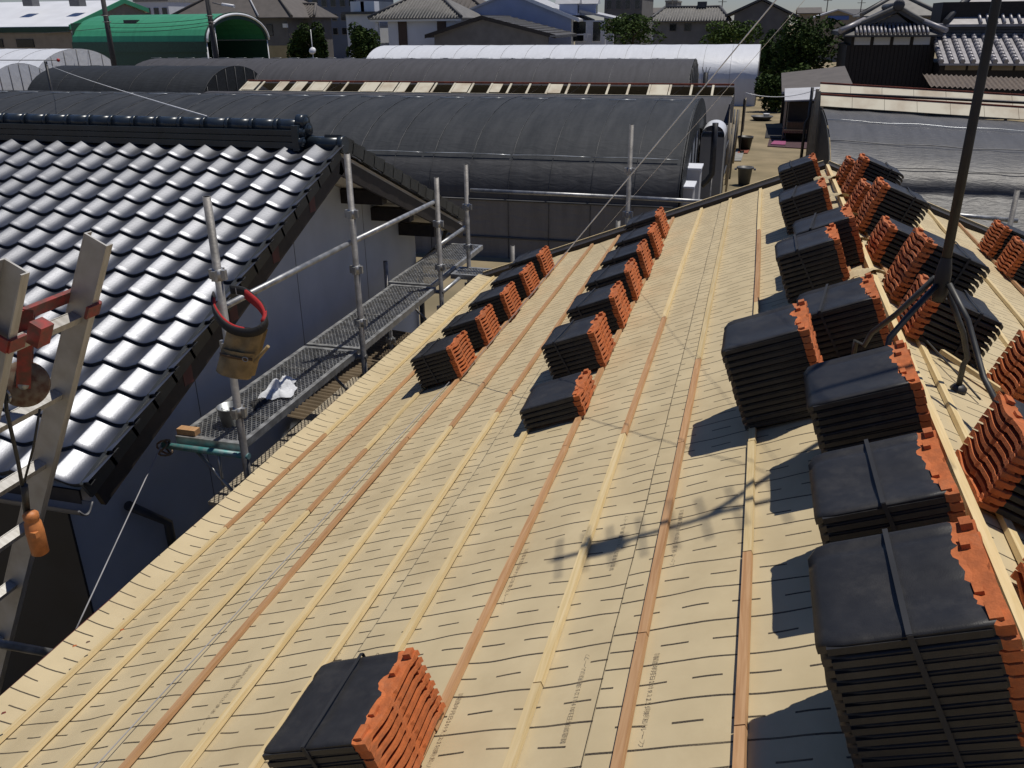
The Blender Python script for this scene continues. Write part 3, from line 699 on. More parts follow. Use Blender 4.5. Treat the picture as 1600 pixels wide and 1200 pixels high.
# transoms and brackets under the decks
mb = MB(); mb.tube([(PX-.62, 4.27, DZ-0.055), (PX+.03, 4.27, DZ-0.055)], 0.0215, 12); mb.build('bracket', 'teal', scaf)
for y in (6.11, 8.04):
    mb = MB(); mb.tube([(PX-.60, y, DZ-0.055), (PX+.03, y, DZ-0.055)], 0.0215, 12); mb.tube([(PX-.5, y, DZ-0.07), (PX, y, DZ-0.55)], 0.014, 8); mb.build('bracket', 'galv_old', scaf)
mb = MB(); mb.tube([(PX-.36, 4.27, DZ-0.07), (PX, 4.27, DZ-0.50)], 0.012, 8); mb.tube([(PX-.2, 4.27, DZ-0.06), (PX-.2, 4.27, DZ-0.30)], 0.010, 8); mb.build('brace', 'galv', scaf)
mb = MB(); mb.tube([(PX-.05, 8.97, DZ-.12), (PX+.25, 8.97, DZ-.10)], 0.03, 10); mb.build('bracket', 'teal', scaf)

# decks of open mesh
def deck(x0, x1, y0, y1, z, label, along='Y'):
    t = thing('scaffold_deck', ((x0+x1)/2, (y0+y1)/2, z), label, 'scaffold deck', 'mesh scaffold decks')
    mb = MB()
    for (a, b, c, d_) in ((x0, x0+.035, y0, y1), (x1-.035, x1, y0, y1), (x0+.035, x1-.035, y0, y0+.04), (x0+.035, x1-.035, y1-.04, y1)): mb.box(a, b, c, d_, z-.05, z+.004)
    mb.build('frame', 'galv', t)
    mb = MB()
    n = 3
    for i in range(1, n+1):
        if along == 'Y': y = y0+(y1-y0)*i/(n+1); mb.box(x0+.035, x1-.035, y-.012, y+.012, z-.045, z-.012)
        else: x = x0+(x1-x0)*i/(n+1); mb.box(x-.012, x+.012, y0+.04, y1-.04, z-.045, z-.012)
    mb.build('cross_bar', 'galv_old', t)
    mb = MB(); s_ = 0.030; L_ = x1-x0+y1-y0; k = 0
    xa, xb, ya, yb = x0+.03, x1-.03, y0+.035, y1-.035
    c = -L_
    while c < L_:
        for sg in (1, -1):
            # line y = ym + sg*1.7*(x-xm) + c clipped to the frame
            pts = []
            sl = 1.7*sg
            for x in (xa, xb):
                y = (ya+yb)/2 + sl*(x-(xa+xb)/2)+c
                if ya <= y <= yb: pts.append((x, y))
            for y in (ya, yb):
                x = (y-c-(ya+yb)/2)/sl+(xa+xb)/2
                if xa < x < xb: pts.append((x, y))
            if len(pts) >= 2:
                p, q = V((*pts[0], z-.004+0.0012*sg)), V((*pts[1], z-.004+0.0012*sg)); d_ = (q-p)/2
                if d_.length > 0.01: mb.frame_box((p+q)/2, d_, V((-d_.y, d_.x, 0)).normalized()*0.0028, V((0, 0, .0030)))
        c += s_*1.95
    stuff(mb.build('mesh_grate', 'galv', t))
    return t
deck(PX-.54, PX-.04, 4.31, 6.09, DZ, 'near mesh scaffold deck carrying the bucket and white cloth')
deck(PX-.54, PX-.04, 6.13, 8.00, DZ, 'second mesh scaffold deck, empty, along the white gable wall')
q0 = PX-.10
deck(q0, q0+1.55, 8.62, 8.95, DZ-0.03, 'mesh scaffold deck turned across the far end of the house', 'X')
deck(PX-.62, PX-.12, 8.10, 9.9, DZ-0.01, 'far mesh scaffold deck beside the back corner of the white house')
# plank and lower deck
mb = MB(); mb.box(-3.52, -3.14, 4.5, 6.9, 2.44, 2.47); tag(mb.build('plank', 'ply'), 'pale board lying under the scaffold beside the near post', 'plank')
deck(-3.12, -2.70, 4.35, 6.3, 2.42, 'lower mesh scaffold deck close under the beige eaves')
# corrugated lean-to roof sheets below
lean = thing('lean_to_roof', (-3.2, 8, 2.0), 'brown corrugated plastic lean-to roof low between the houses', 'lean-to')
for k in range(4):
    mb = MB(); ya = 6.35+k*0.62
    mb.grid(lambda u, v: (-3.95+1.2*u, ya+0.64*v, 2.25-0.10*u+0.016*math.sin(v*2*math.pi*9)+0.004*(k % 2)), 1, 72)
    mb.build('corrugated_sheet', 'brown_poly', lean, fix=False)
for x in (-3.9, -3.3, -2.8):
    mb = MB(); mb.box(x-.03, x+.03, 6.3, 8.9, 2.06, 2.12); mb.build('beam', 'darkwood', lean)
for y in (6.4, 8.8):
    for x in (-3.9, -2.8): mb = MB(); mb.box(x-.035, x+.035, y-.035, y+.035, 0, 2.06); mb.build('upright', 'darkwood', lean)
# things on the deck
bp = az(362, 662, DZ+0.002)
bk = thing('bucket', bp, 'small grey metal bucket on the near scaffold deck', 'bucket')
mb = MB(); mb.lathe(bp, [(0.0, 0.004), (0.062, 0.0), (0.082, 0.125), (0.086, 0.128), (0.086, 0.133), (0.080, 0.133), (0.060, 0.008), (0.0, 0.008)], 22); mb.build('body', 'bucket', bk)
mb = MB(); mb.tube([bp+V((0.086*math.cos(t), 0.03*math.sin(t)-0.0, 0.128-0.05*math.sin(t))) for t in [math.pi*i/12 for i in range(13)]], 0.0025, 6); mb.build('handle', 'galv', bk)
def cloth(name, c, rx, ry, h, m, label, cat, seed):
    mb = MB()
    def fn(u, v):
        a = u*2*math.pi; rr = v*(1+0.28*math.sin(a*3+seed)+0.15*math.sin(a*7+seed*2))
        z = h*(1-v**1.6)*(0.65+0.7*noise.noise(V((math.cos(a)*v*2.4, math.sin(a)*v*2.4, seed)))) + 0.028*abs(noise.noise(V((math.cos(a)*v*6, math.sin(a)*v*6, seed+3))))
        return c+V((rx*rr*math.cos(a), ry*rr*math.sin(a), max(0.003, z)))
    mb.grid(fn, 40, 12); return tag(mb.build(name, m, fix=False), label, cat)
cloth('work_cloth', az(438, 612, DZ+0.01), 0.10, 0.19, 0.12, 'white_cloth', 'crumpled white work cloth dropped on the near scaffold deck', 'cloth', 2.0)
cloth('dark_glove', az(405, 632, DZ+0.004), 0.05, 0.08, 0.05, 'black_web', 'dark work glove beside the bucket on the scaffold deck', 'glove', 5.0)

# tool belt hung on the near post
tbz = lambda x, y, Y: ay(x, y, Y)
tb = thing('tool_belt', (PX+0.05, 4.17, 3.3), 'black and red padded tool belt with tan leather pouch hanging on the near post', 'tool belt')
loop = [(335, 460, 4.30), (332, 478, 4.22), (343, 500, 4.15), (362, 515, 4.11), (388, 520, 4.10), (408, 514, 4.12), (417, 498, 4.18), (411, 480, 4.25), (397, 466, 4.31), (380, 455, 4.35), (360, 452, 4.36)]
def ribbon(mb, pts, wdt, th, mi=0):
    K = len(pts); rows = []
    for i, p in enumerate(pts):
        t = (pts[min(i+1, K-1)]-pts[max(i-1, 0)]).normalized(); nrm = t.cross(V((0, 0, 1))).normalized(); up_ = nrm.cross(t)
        rows += [p-up_*wdt/2-nrm*th/2, p+up_*wdt/2-nrm*th/2, p+up_*wdt/2+nrm*th/2, p-up_*wdt/2+nrm*th/2]
    fs = [(i*4+k, i*4+(k+1) % 4, i*4+4+(k+1) % 4, i*4+4+k) for i in range(K-1) for k in range(4)] + [(3, 2, 1, 0), tuple(4*(K-1)+k for k in range(4))]
    mb.add(rows, fs, mi, True)
def smooth(pts, n=4):
    out = []
    for i in range(len(pts)-1):
        p0 = pts[max(i-1, 0)]; p1 = pts[i]; p2 = pts[i+1]; p3 = pts[min(i+2, len(pts)-1)]
        for k in range(n):
            t = k/n; out.append(0.5*((2*p1)+(p2-p0)*t+(2*p0-5*p1+4*p2-p3)*t*t+(3*p1-p0-3*p2+p3)*t**3))
    return out+[pts[-1]]
LP = smooth([ay(*p) for p in loop])
mb = MB(); ribbon(mb, LP, 0.052, 0.010); mb.build('belt', 'black_web', tb)
ctr = sum(LP, V((0, 0, 0)))/len(LP)
pad = [p+(ctr-p).normalized()*0.012 for p in LP]
mb = MB(); ribbon(mb, pad[2:16], 0.046, 0.012); mb.build('padding', 'red_pad', tb)
mb = MB(); ribbon(mb, [p+(p-ctr).normalized()*0.002 for p in pad[22:36]], 0.058, 0.022); mb.build('padding', 'red_pad', tb)
mb = MB(); mb.frame_box(ay(376, 455, 4.36), V((0.03, 0, 0)), V((0, 0.008, 0)), V((0, 0, 0.022))); mb.build('buckle', 'galv', tb)
# pouch
def pouch_fn(u, v):
    # u across, v down; slightly bulged bag
    l0, r0 = ay(355, 512, 4.13), ay(413, 518, 4.13); l1, r1 = ay(338, 578, 4.13), ay(392, 592, 4.13)
    p = l0.lerp(r0, u).lerp(l1.lerp(r1, u), v); bul = math.sin(math.pi*u)**0.6*(0.35+0.65*v)*0.055
    return p+V((0.25, -1, 0.15)).normalized()*(bul+0.012*noise.noise(V((u*4, v*3, 1.7)))+0.005*noise.noise(V((u*11, v*9, 4))))
mb = MB(); mb.grid(pouch_fn, 20, 16); mb.grid(lambda u, v: pouch_fn(1-u, v)+V((0, 0.0, 0))-V((0.25, -1, 0.15)).normalized()*0.075, 14, 10)
mb.build('pouch', 'leather', tb, fix=False)
mb = MB(); mb.grid(lambda u, v: pouch_fn(0.02+0.96*u, 0.45+0.55*v)+V((0.25, -1, 0.15)).normalized()*(0.014+0.012*math.sin(math.pi*u)), 12, 6); mb.build('front_pocket', 'leather', tb, fix=False)
mb = MB(); ribbon(mb, [pouch_fn(u, 0.56)+V((0.25, -1, 0.15)).normalized()*0.032 for u in [0.05+0.9*i/10 for i in range(11)]], 0.018, 0.004); mb.build('pocket_strap', 'leather_dark', tb)
mb = MB(); c = pouch_fn(0.78, 0.56)+V((0.25, -1, 0.15)).normalized()*0.036
mb.tube([c+V((0.018*math.cos(t), 0, 0.014*math.sin(t))) for t in [2*math.pi*i/12 for i in range(13)]], 0.003, 6); mb.build('pocket_buckle', 'galv', tb)
mb = MB(); mb.tube([ay(398, 566, 4.08), ay(419, 541, 4.06)], 0.011, 8); mb.build('tool_handle', 'leather', tb)

# lashing, rope and bits by the bracket end
kn = V((PX-.60, 4.27, DZ-.05))
mb = MB(); ang = [i*0.5 for i in range(26)]
mb.tube([kn+V((0.035*math.sin(t*1.7), 0.032*math.cos(t)-0.01, 0.045*math.sin(t)-0.003*t)) for t in ang], 0.007, 6)
tag(mb.build('rope_lashing', 'rust'), 'brown rope lashing knotted round the bracket end above the dark gap', 'rope')
wire('tie_line', ay(252, 695, 4.25), ay(118, 985, 2.95), 0.0045, 'rope', 'grey tie line slanting down from the bracket end to the eaves', cat='rope')
mb = MB(); c = V((PX-0.47, 4.36, DZ+0.026)); mb.frame_box(c, V((0.07, 0, 0)), V((0, 0.03, 0)), V((0, 0, 0.02))); tag(mb.build('wood_block', 'cedar'), 'small timber block on the near corner of the scaffold deck', 'block')

# ================================================================== ladder hoist at the left
lyF, lyN = 2.95, 2.52; LS = 1.38
rt = ay(150, 374, lyF); rb = ay(10, 960, lyF); ld = (rb-rt).normalized(); tfoot = rt+ld*((rt.z-0.0276)/-ld.z)
lx = V((0, 1, 0)).cross(ld).normalized()
ladder = thing('ladder_hoist', (tfoot.x, 2.7, 0), 'aluminium ladder hoist with red pulley head leaning at the left eaves', 'ladder')
def lrail(Y):
    a = V((rt.x, Y, rt.z)); b = V((tfoot.x, Y, tfoot.z)); d_ = (b-a)/2; c = (a+b)/2
    mb = MB(); mb.frame_box(c, d_, lx*0.0497, V((0, 0.0048, 0)))
    s_ = 1 if Y > 2.7 else -1
    mb.frame_box(c+lx*0.0531+V((0, 0.0152*s_, 0)), d_, lx*0.0034, V((0, 0.0207, 0)))
    mb.frame_box(c-lx*0.0531+V((0, 0.0152*s_, 0)), d_, lx*0.0034, V((0, 0.0207, 0)))
    return mb.build('rail', 'alu', ladder)
lrail(lyF); lrail(lyN)
rungs = [140, 100, 70, 40, 20]
pos = []
for (x, y) in ((128, 500), (92, 622), (64, 722), (38, 822), (17, 910)):
    P = ay(x, y, lyF); pos.append((P-rt).dot(ld))
step = (pos[-1]-pos[0])/4
s_ = pos[0]
while s_ < (tfoot-rt).length-0.1:
    c = rt+ld*s_; mb = MB()
    mb.frame_box(V((c.x, (lyF+lyN)/2, c.z)), V((0, (lyF-lyN)/2-0.0055, 0)), ld*0.0166, lx*0.0235); mb.frame_box(V((c.x, (lyF+lyN)/2, c.z))+lx*0.0255, V((0, (lyF-lyN)/2-0.0055, 0)), ld*0.0193, lx*0.0021)
    mb.build('rung', 'alu', ladder); s_ += step
# red clamp head with pulley
c = rt+ld*(pos[0]-0.0759)
mb = MB(); mb.frame_box(V((c.x, (lyF+lyN)/2, c.z))+lx*0.0621, V((0, (lyF-lyN)/2+0.0414, 0)), ld*0.030, lx*0.0097); mb.build('cross_bar', 'redpaint', ladder)
for Y in (lyF, lyN):
    for sx in (1, -1):
        mb = MB(); mb.frame_box(V((c.x, Y, c.z))+lx*0.0635*sx, V((0, 0.0414, 0)), ld*0.0304, lx*0.0069)
        mb.build('clamp_plate', 'redpaint', ladder)
    mb = MB(); mb.frame_box(V((c.x, Y+(0.0442 if Y > 2.7 else -0.0442), c.z)), V((0, 0.0055, 0)), ld*0.0304, lx*0.0635); mb.build('clamp_plate', 'redpaint', ladder)
pc = ay(38, 600, 2.71); pr = 0.0952
pa = V((0.62, -0.72, 0.25)).normalized()
mb = MB(); mb.lathe(pc, [(0.0166, -0.0221), (pr, -0.0221), (pr+0.0055, -0.0138), (pr-0.0166, 0.0), (pr+0.0055, 0.0138), (pr, 0.0221), (0.0166, 0.0221)], 32, axis=pa); wheel = mb.build('pulley_wheel', 'rust', ladder)
mb = MB(); mb.lathe(pc, [(0.0, -0.0359), (0.0221, -0.0359), (0.0221, 0.0359), (0.0, 0.0359)], 14, axis=pa); mb.build('axle', 'galv', wheel)
for s_ in (-1, 1):
    hd = V((c.x, 2.71, c.z))+lx*0.0621; mb = MB(); d_ = (pc-hd)/2; n_ = d_.normalized().cross(pa).normalized()
    mb.frame_box((pc+hd)/2+pa*0.0317*s_, d_*1.10, n_*0.0276, pa*0.0041); mb.build('pulley_bracket', 'redpaint', ladder)
mb = MB(); mb.frame_box(ay(62, 520, 2.66), V((0, 0.035, 0)), lx*0.03, ld*0.05); mb.build('head_plate', 'redpaint', ladder)
# hoist cable, hook weight and orange grip
hk = thing('hoist_cable', ay(45, 790, 2.60), 'black hoist cable with orange grip hanging from the ladder pulley', 'cable')
mb = MB(); mb.tube([ay(8, 600, 2.60), ay(10, 640, 2.59), ay(28, 720, 2.59), ay(40, 790, 2.60)], 0.0083, 8); mb.build('cable', 'cable', hk)
mb = MB(); mb.tube([ay(62, 640, 2.71), ay(52, 700, 2.71), ay(36, 760, 2.68)], 0.0055, 8); mb.build('cable', 'cable', hk)
mb = MB(); mb.tube([ay(8, 618, 2.60)+V((0.0248*math.cos(t), 0.0, 0.0304*math.sin(t))) for t in [2*math.pi*i/16 for i in range(17)]], 0.0055, 8); mb.build('ring', 'galv', hk)
a = ay(38, 758, 2.60); b = ay(42, 802, 2.61); mb = MB(); mb.tube([a, b], 0.0152, 10); mb.build('ferrule', 'cable', hk)
a = ay(46, 798, 2.60); b = ay(64, 866, 2.60); u_ = (b-a)
mb = MB(); mb.lathe(a, [(0.0, 0.0), (0.0221, 0.0055), (0.0331, 0.0166), (0.0331, 0.0414), (0.0262, 0.0497), (0.0359, 0.0607), (0.0393, 0.1104), (0.0373, u_.length-0.0110), (0.0207, u_.length), (0, u_.length)], 18, axis=u_); mb.build('grip', 'orange_grip', hk)
mb = MB(); mb.frame_box(a.lerp(b, 0.45)+V((0.0248, -0.0276, 0.0)), u_.normalized()*0.0138, V((0.0166, 0, 0)), V((0, 0.0110, 0))); mb.build('switch', 'orange_grip', hk)

# ================================================================== white house with silver tiles
LA = R(21.88); XV = -3.475; YR = 6.99; XW = -4.0
P0 = V((-3.699, 6.68, 4.542)); SD = V((0, -math.cos(LA), -math.sin(LA))); SN = V((0, -math.sin(LA), math.cos(LA)))
wh = thing('white_house', (-7, 7, 0), 'white plastered house with glossy silver wave-tiled roof', 'house')
TWJ, TLJ = 0.265, 0.235
def jprof(x):  # a hollow between two crests; the left crest laps over the neighbour
    if x < 0.0: return 0.050 - 0.020*(x/-0.016)**1.5
    t_ = min(1.0, x/TWJ); return 0.050*(0.55*(1-math.sin(math.pi*t_)) + 0.45*(0.5+0.5*math.cos(2*math.pi*t_)))*(1-0.16*t_)
def jtile():
    mb = MB(); xs = [-0.016, -0.012, -0.006, 0.0, 0.008, 0.018, 0.028, 0.04, 0.065, 0.09, 0.115, 0.14, 0.165, 0.19, 0.215, 0.24, 0.265, 0.272]
    n = len(xs); L_ = TLJ+0.05
    rows = []
    for (s_, dz, tilt) in ((0.0, 0.0, 0), (0.006, 0.004, 0), (0.05, 0.003, 0), (0.15, 0.001, 0), (L_, 0.0, 0)):
        # s_ runs up the slope from the nose
        for x in xs: rows.append((x, s_, jprof(x)+dz + 0.028*(1-s_/L_)))
    fs = []
    for r_ in range(4):
        for i in range(n-1): a = r_*n+i; fs.append((a, a+1, a+1+n, a+n))
    mb.add(rows, fs, 0, True)
    # nose face and turned-under edge
    nose = [(x, 0.0, jprof(x)+0.028) for x in xs] + [(x, 0.004, jprof(x)-0.004) for x in xs] + [(x, 0.05, jprof(x)-0.004) for x in xs]
    fs = [(i+1, i, i+n, i+1+n) for i in range(n-1)] + [(i+1+n, i+n, i+2*n, i+1+2*n) for i in range(n-1)]
    mb.add(nose, fs, 1, False)
    return mb.mesh('roof_tile', ['silver_tile', 'tile_edge'], fix=False)
JT = jtile()
def place_j(i, j, par):
    # nose-left corner of tile (column i from the verge, row j from the ridge)
    p = P0 + V((-TWJ*i-0.0, 0, 0)) + SD*(TLJ*j) - SN*0.05
    X = V((1, 0, 0)); Y = -SD; Z = SN
    return Matrix(((X.x, Y.x, Z.x, p.x), (X.y, Y.y, Z.y, p.y), (X.z, Y.z, Z.z, p.z), (0, 0, 0, 1)))
def pxof(P):
    P = V(P)-CAM; return 800+F_PX*P.dot(RGT)/P.dot(FWD), 600-F_PX*P.dot(UPV)/P.dot(FWD)
rest = MB(); cnt = 0
for j in range(0, 16):
    for i in range(0, 24):
        mw = place_j(i, j, wh); x, y = pxof(mw.translation)
        if x > -140 and cnt < 296:
            o = bpy.data.objects.new('roof_tile', JT); COL.objects.link(o); o.parent = wh; o.matrix_parent_inverse = WORLD(wh).inverted(); o.matrix_basis = mw @ Matrix.Rotation(R(random.uniform(-.35, .35)), 4, 'Z') @ Matrix.Translation((0, random.uniform(-.0015, .0015), 0)); cnt += 1
        else:
            o_ = len(rest.v)
            rest.v += [tuple(mw @ v.co) for v in JT.vertices]
            for p in JT.polygons: rest.f.append(tuple(k+o_ for k in p.vertices)); rest.m.append(p.material_index); rest.sm.append(p.use_smooth)
stuff(rest.build('outer_roof_tiles', ['silver_tile', 'tile_edge'], wh, fix=False))
XL = -3.7-TWJ*24
# roof slabs under the tiles
def slab(poly, d, m, nm, par): mb = MB(); mb.prism(poly, d); return mb.build(nm, m, par)
zr = P0.z + (YR-P0.y)*math.tan(LA)-0.06
ye = P0.y-14.9*TLJ*math.cos(LA); ze = zr-(YR-ye)*math.tan(LA); yb = 10.35; zb = zr-(yb-YR)*math.tan(LA)
slab([(XL, ye, ze-0.02), (XL, YR, zr-0.02), (XL, yb, zb-0.02), (XL, yb, zb-0.14), (XL, YR, zr-0.14), (XL, ye, ze-0.14)], (XV-0.06-XL, 0, 0), 'soffit', 'roof_slab', wh)
mb = MB(); mb.box(XL, XV-0.05, ye-0.016, ye-0.002, ze-0.16, ze-0.01); mb.build('fascia', 'darkwood', wh)
# back slope tiles as courses seen from behind only
mb = MB()
mb.grid(lambda u, v: (XL+(XV-0.05-XL)*u, YR+(yb-YR)*v, zr+0.0-(yb-YR)*v*math.tan(LA)+0.016*math.sin(u*2*math.pi*26)+0.012*((v*15) % 1.0)), 208, 60)
stuff(mb.build('back_roof_tiles', 'silver_tile', wh, fix=False))
# verge tiles: one per course on the near slope, stepped ones on the far slope
for j in range(0, 16):
    c = P0 + SD*(TLJ*(j-0.5)) ; c.x = XV
    mb = MB(); mb.frame_box(c-SN*0.055+V((0.0, 0, 0)), V((0.011, 0, 0)), SD*(TLJ*0.5+0.012), SN*0.062+SD*0.004)
    mb.build('verge_tile', 'verge_tile', wh)
SDb = V((0, math.cos(LA), -math.sin(LA))); SNb = V((0, math.sin(LA), math.cos(LA)))
for j in range(15):
    c = V((XV, YR+0.10, zr+0.04)) + SDb*(TLJ*j)
    mb = MB(); mb.frame_box(c-SNb*0.035+SNb*0.012*(j % 2), V((0.011, 0, 0)), SDb*(TLJ*0.5+0.008), SNb*0.055); mb.frame_box(c+SNb*0.026+SDb*0.0-V((0.07, 0, 0)), V((0.080, 0, 0)), SDb*(TLJ*0.5+0.014)+SNb*0.010, SNb*0.010)
    mb.build('verge_tile', 'verge_tile', wh)
# barge boards, purlin ends
for (s0, S_, N_, L_) in ((V((XV-0.04, YR, zr-0.09)), V((0, -math.cos(LA), -math.sin(LA))), SN, 3.75), (V((XV-0.04, YR, zr-0.09)), SDb, SNb, 3.55)):
    mb = MB(); mb.frame_box(s0+S_*L_/2-N_*0.06, V((0.018, 0, 0)), S_*L_/2, N_*0.075); mb.build('barge_board', 'darkwood', wh)
for (x, y) in ((578, 304), (622, 332), (662, 356)):
    q = ax(x, y, XW+0.3); mb = MB(); mb.box(XW-0.02, XV-0.07, q.y-0.06, q.y+0.06, q.z-0.09, q.z+0.05); mb.build('purlin', 'darkwood', wh)
for j in (1.6, 4.6, 7.6, 10.4):
    c = P0+SD*(TLJ*j)-SN*0.19; mb = MB(); mb.box(XW-0.02, XV-0.02, c.y-0.05, c.y+0.05, c.z-0.06, c.z+0.06); mb.build('purlin', 'oxide', wh)
# walls
yf, yk = 3.75, 9.86; zt = lambda Y: zr-abs(Y-YR)*math.tan(LA)-0.15
slab([(XW, yf, 0), (XW, yk, 0), (XW, yk, zt(yk)), (XW, YR, zt(YR)), (XW, yf, zt(yf))], (-0.12, 0, 0), 'plaster', 'gable_wall', wh)
mb = MB(); mb.box(XL+.5, XW+0.021, yf-0.02, yf-0.002, 0, zt(yf)); mb.build('front_wall', 'shade_navy', wh)  # wall colour darkened to carry the deep shade below the eaves
mb = MB(); mb.box(XW+0.004, XW+0.02, yf+0.01, 5.0, 0, 1.9); mb.build('lower_wall_shade', 'shade_navy', wh)  # added dark sheet standing in for shade on the low gable wall
mb = MB(); mb.box(XL+.5, XW-0.12, yk-0.12, yk, 0, zt(yk)); mb.build('back_wall', 'plaster', wh)
for Y in (5.2, 6.9, 8.4): mb = MB(); mb.box(XW+0.0005, XW+0.003, Y-.003, Y+.003, 0.3, zt(Y)-0.02); mb.build('wall_joint', 'gutter', wh)
# gutter at the near eaves and down pipes
gy = ye-0.06; gz = ze-0.075
mb = MB(); mb.grid(lambda u, v: (XL+(XV+0.02-XL)*u, gy+0.055*math.cos(math.pi*v), gz-0.055*math.sin(math.pi*v)), 2, 10); mb.grid(lambda u, v: (XL+(XV+0.02-XL)*u, gy-0.050*math.cos(math.pi*v), gz-0.050*math.sin(math.pi*v)), 2, 10); mb.build('gutter', 'gutter', wh, fix=False)
mb = MB(); mb.tube([(XV+0.02, gy-0.055+0.11*i/8, gz-0.055*math.sin(math.pi*i/8)) for i in range(9)], 0.006, 6); mb.build('gutter_end', 'gutter', wh)
bz = zb-0.1
mb = MB(); mb.tube([(XW+0.25, yb+0.02, bz), (XW+0.22, yb-0.10, bz-0.16), (XW+0.07, yk-0.05, bz-0.34), (XW+0.06, yk-0.06, 0.1)], 0.034, 10); mb.build('down_pipe', 'downpipe', wh)
mb = MB(); mb.tube([(XW+0.06, 4.55, 0.1), (XW+0.06, 4.55, 2.2), (XW+0.06, 4.2, 2.55)], 0.034, 10); mb.build('down_pipe', 'downpipe', wh)
# ridge: courses of flat tiles, round caps with bands, end ornament
xr1 = ay(472, 214, YR).x
for k, (hw, z0, z1) in enumerate(((0.125, 0.0, 0.05), (0.105, 0.055, 0.10), (0.09, 0.105, 0.15))):
    mb = MB(); mb.box(XL, xr1-0.02*k, YR-hw, YR+hw, zr+0.0+z0, zr+z1); mb.build('ridge_course', 'ridge_tile', wh)
czr = zr+0.175
x = xr1; n = 0
while x > XL:
    mb = MB(); mb.tube([(x, YR, czr), (x-0.215, YR, czr)], 0.060, 14); mb.tube([(x-0.205, YR, czr), (x-0.222, YR, czr), (x-0.238, YR, czr)], 0.0650, 14)
    if n < 40: mb.build('ridge_cap_tile', 'ridge_tile', wh)
    x -= 0.2455; n += 1
mb = MB()
for (dx, dy, dz, r_) in ((0.0, -0.01, 0.06, 0.062), (-0.005, -0.06, -0.02, 0.04), (-0.005, 0.06, -0.02, 0.04), (0.0, -0.09, -0.10, 0.04), (0.0, 0.09, -0.10, 0.04), (0.02, 0.0, 0.0, 0.05)):
    mb.lathe((xr1+0.02+dx, YR+dy, czr-0.02+dz), [(0.0, 0.05), (r_*0.55, 0.05), (r_*0.75, 0.035), (r_, 0.045), (r_, -0.04), (0.0, -0.04)], 16, axis=V((1, 0, 0)))
mb.box(xr1-0.03, xr1+0.03, YR-0.13, YR+0.13, zr-0.02, czr+0.02); mb.build('ridge_end_ornament', 'ridge_tile', wh)
mb = MB(); mb.tube([(xr1+0.05, YR, zr+0.03), (XV+0.03, YR, zr+0.03)], 0.065, 14); mb.tube([(XV-0.02, YR, zr+0.03), (XV+0.035, YR, zr+0.03)], 0.073, 14); mb.build('ridge_cap_tile', 'ridge_tile', wh)

# ================================================================== greenhouses
def arch_house(name, x0, x1, yc, hw, sh, rise, label, roof_m, side_m=None, hoop_m='hoop', step=1.85, strip=None, top_clip=None, end_m=None, group=None, ends='R', pieces=True):
    t = thing(name, ((x0+x1)/2, yc, 0), label, 'greenhouse', group)
    A = lambda a: (yc-hw*math.cos(a), sh+rise*math.sin(a)**0.92)
    n = max(8, int((x1-x0)/0.45))
    split = R(24) if side_m else 0.0
    def cover(a0, a1, m, nm, k):
        mb = MB()
        def fn(u, v):
            a = a0+(a1-a0)*v; y, z = A(a); X = x0+(x1-x0)*u
            sagv = -0.012*abs(math.sin(math.pi*(X-x1)/step))*math.sin(a)**0.5 if k else 0
            nn = 0.018*noise.noise(V((X*0.9, a*3, yc)))
            return (X, y+nn*math.cos(a), z+sagv*math.sin(a)+nn)
        mb.grid(fn, n, 18); o = mb.build(nm, m, t, fix=False); return o
    cover(split, math.pi, roof_m, 'cover', 1)
    if side_m: cover(0.001, split-0.002, 'net_mid', 'shoulder_cover', 1)
    for sd in (-1, 1):
        mb = MB(); mb.grid(lambda u, v: (x0+(x1-x0)*u, yc+sd*hw+0.02*noise.noise(V((u*40, v*2, sd))), sh*v), n, 4); mb.build('side_film', side_m or roof_m, t, fix=False)
    if pieces:
        x = x1-0.02
        while x > x0:
            mb = MB(); mb.tube([(x, yc-hw-0.015, 0.0)]+[(x, A(a)[0]-0.02*math.cos(a), A(a)[1]+0.006) for a in [math.pi*i/20 for i in range(21)]]+[(x, yc+hw+0.015, 0)], 0.008, 6)
            mb.build('hoop', hoop_m, t); x -= step
    for zz in ((0.55, sh) if side_m else ()):
        mb = MB(); mb.tube([(x0, yc-hw-0.03, zz), (x1, yc-hw-0.03, zz)], 0.024, 6); mb.build('side_bar', 'hoop', t)
    if strip is not None:
        ys, zs = A(strip); L_ = 2.1; x = x1-0.1; k = 0
        while x > x0:
            l_ = L_*(0.8+0.3*random.random()); wd = 0.02 if random.random() < 0.6 else 0.045
            mb = MB(); mb.tube([(x-l_*i/6, ys-0.04, zs+0.03+0.015*math.sin(math.pi*i/6)) for i in range(7)], wd*0.6, 6); mb.build('film_clip', 'clip', t); x -= l_+0.06; k += 1
    if top_clip is not None:
        y, z = A(top_clip[0]); x = x1-0.4
        while x > x0:
            mb = MB(); mb.tube([(x, y, z+0.03), (x-0.75, y, z+0.03)], 0.012, 6); mb.build('ridge_clip', 'clip', t); x -= 1.25
    # end walls
    def endwall(X, m):
        P = [(X, yc-hw+0.01, 0)]+[(X, A(a)[0]+0.01*math.cos(a), A(a)[1]-0.01) for a in [math.pi*i/24 for i in range(25)]]+[(X, yc+hw-0.01, 0)]
        mb = MB(); mb.prism(P, (-0.02, 0, 0)); mb.build('end_wall', m, t)
        for k in range(-3, 4):
            yq = yc+hw*0.27*k; a = math.acos(max(-1, min(1, -(yq-yc)/hw))); zt_ = A(a)[1]-0.03
            mb = MB(); mb.tube([(X+0.02, yq, 0), (X+0.02, yq, zt_)], 0.02, 6); mb.build('end_post', hoop_m, t)
    endwall(x1, end_m or roof_m); endwall(x0+0.03, end_m or roof_m)
    return t
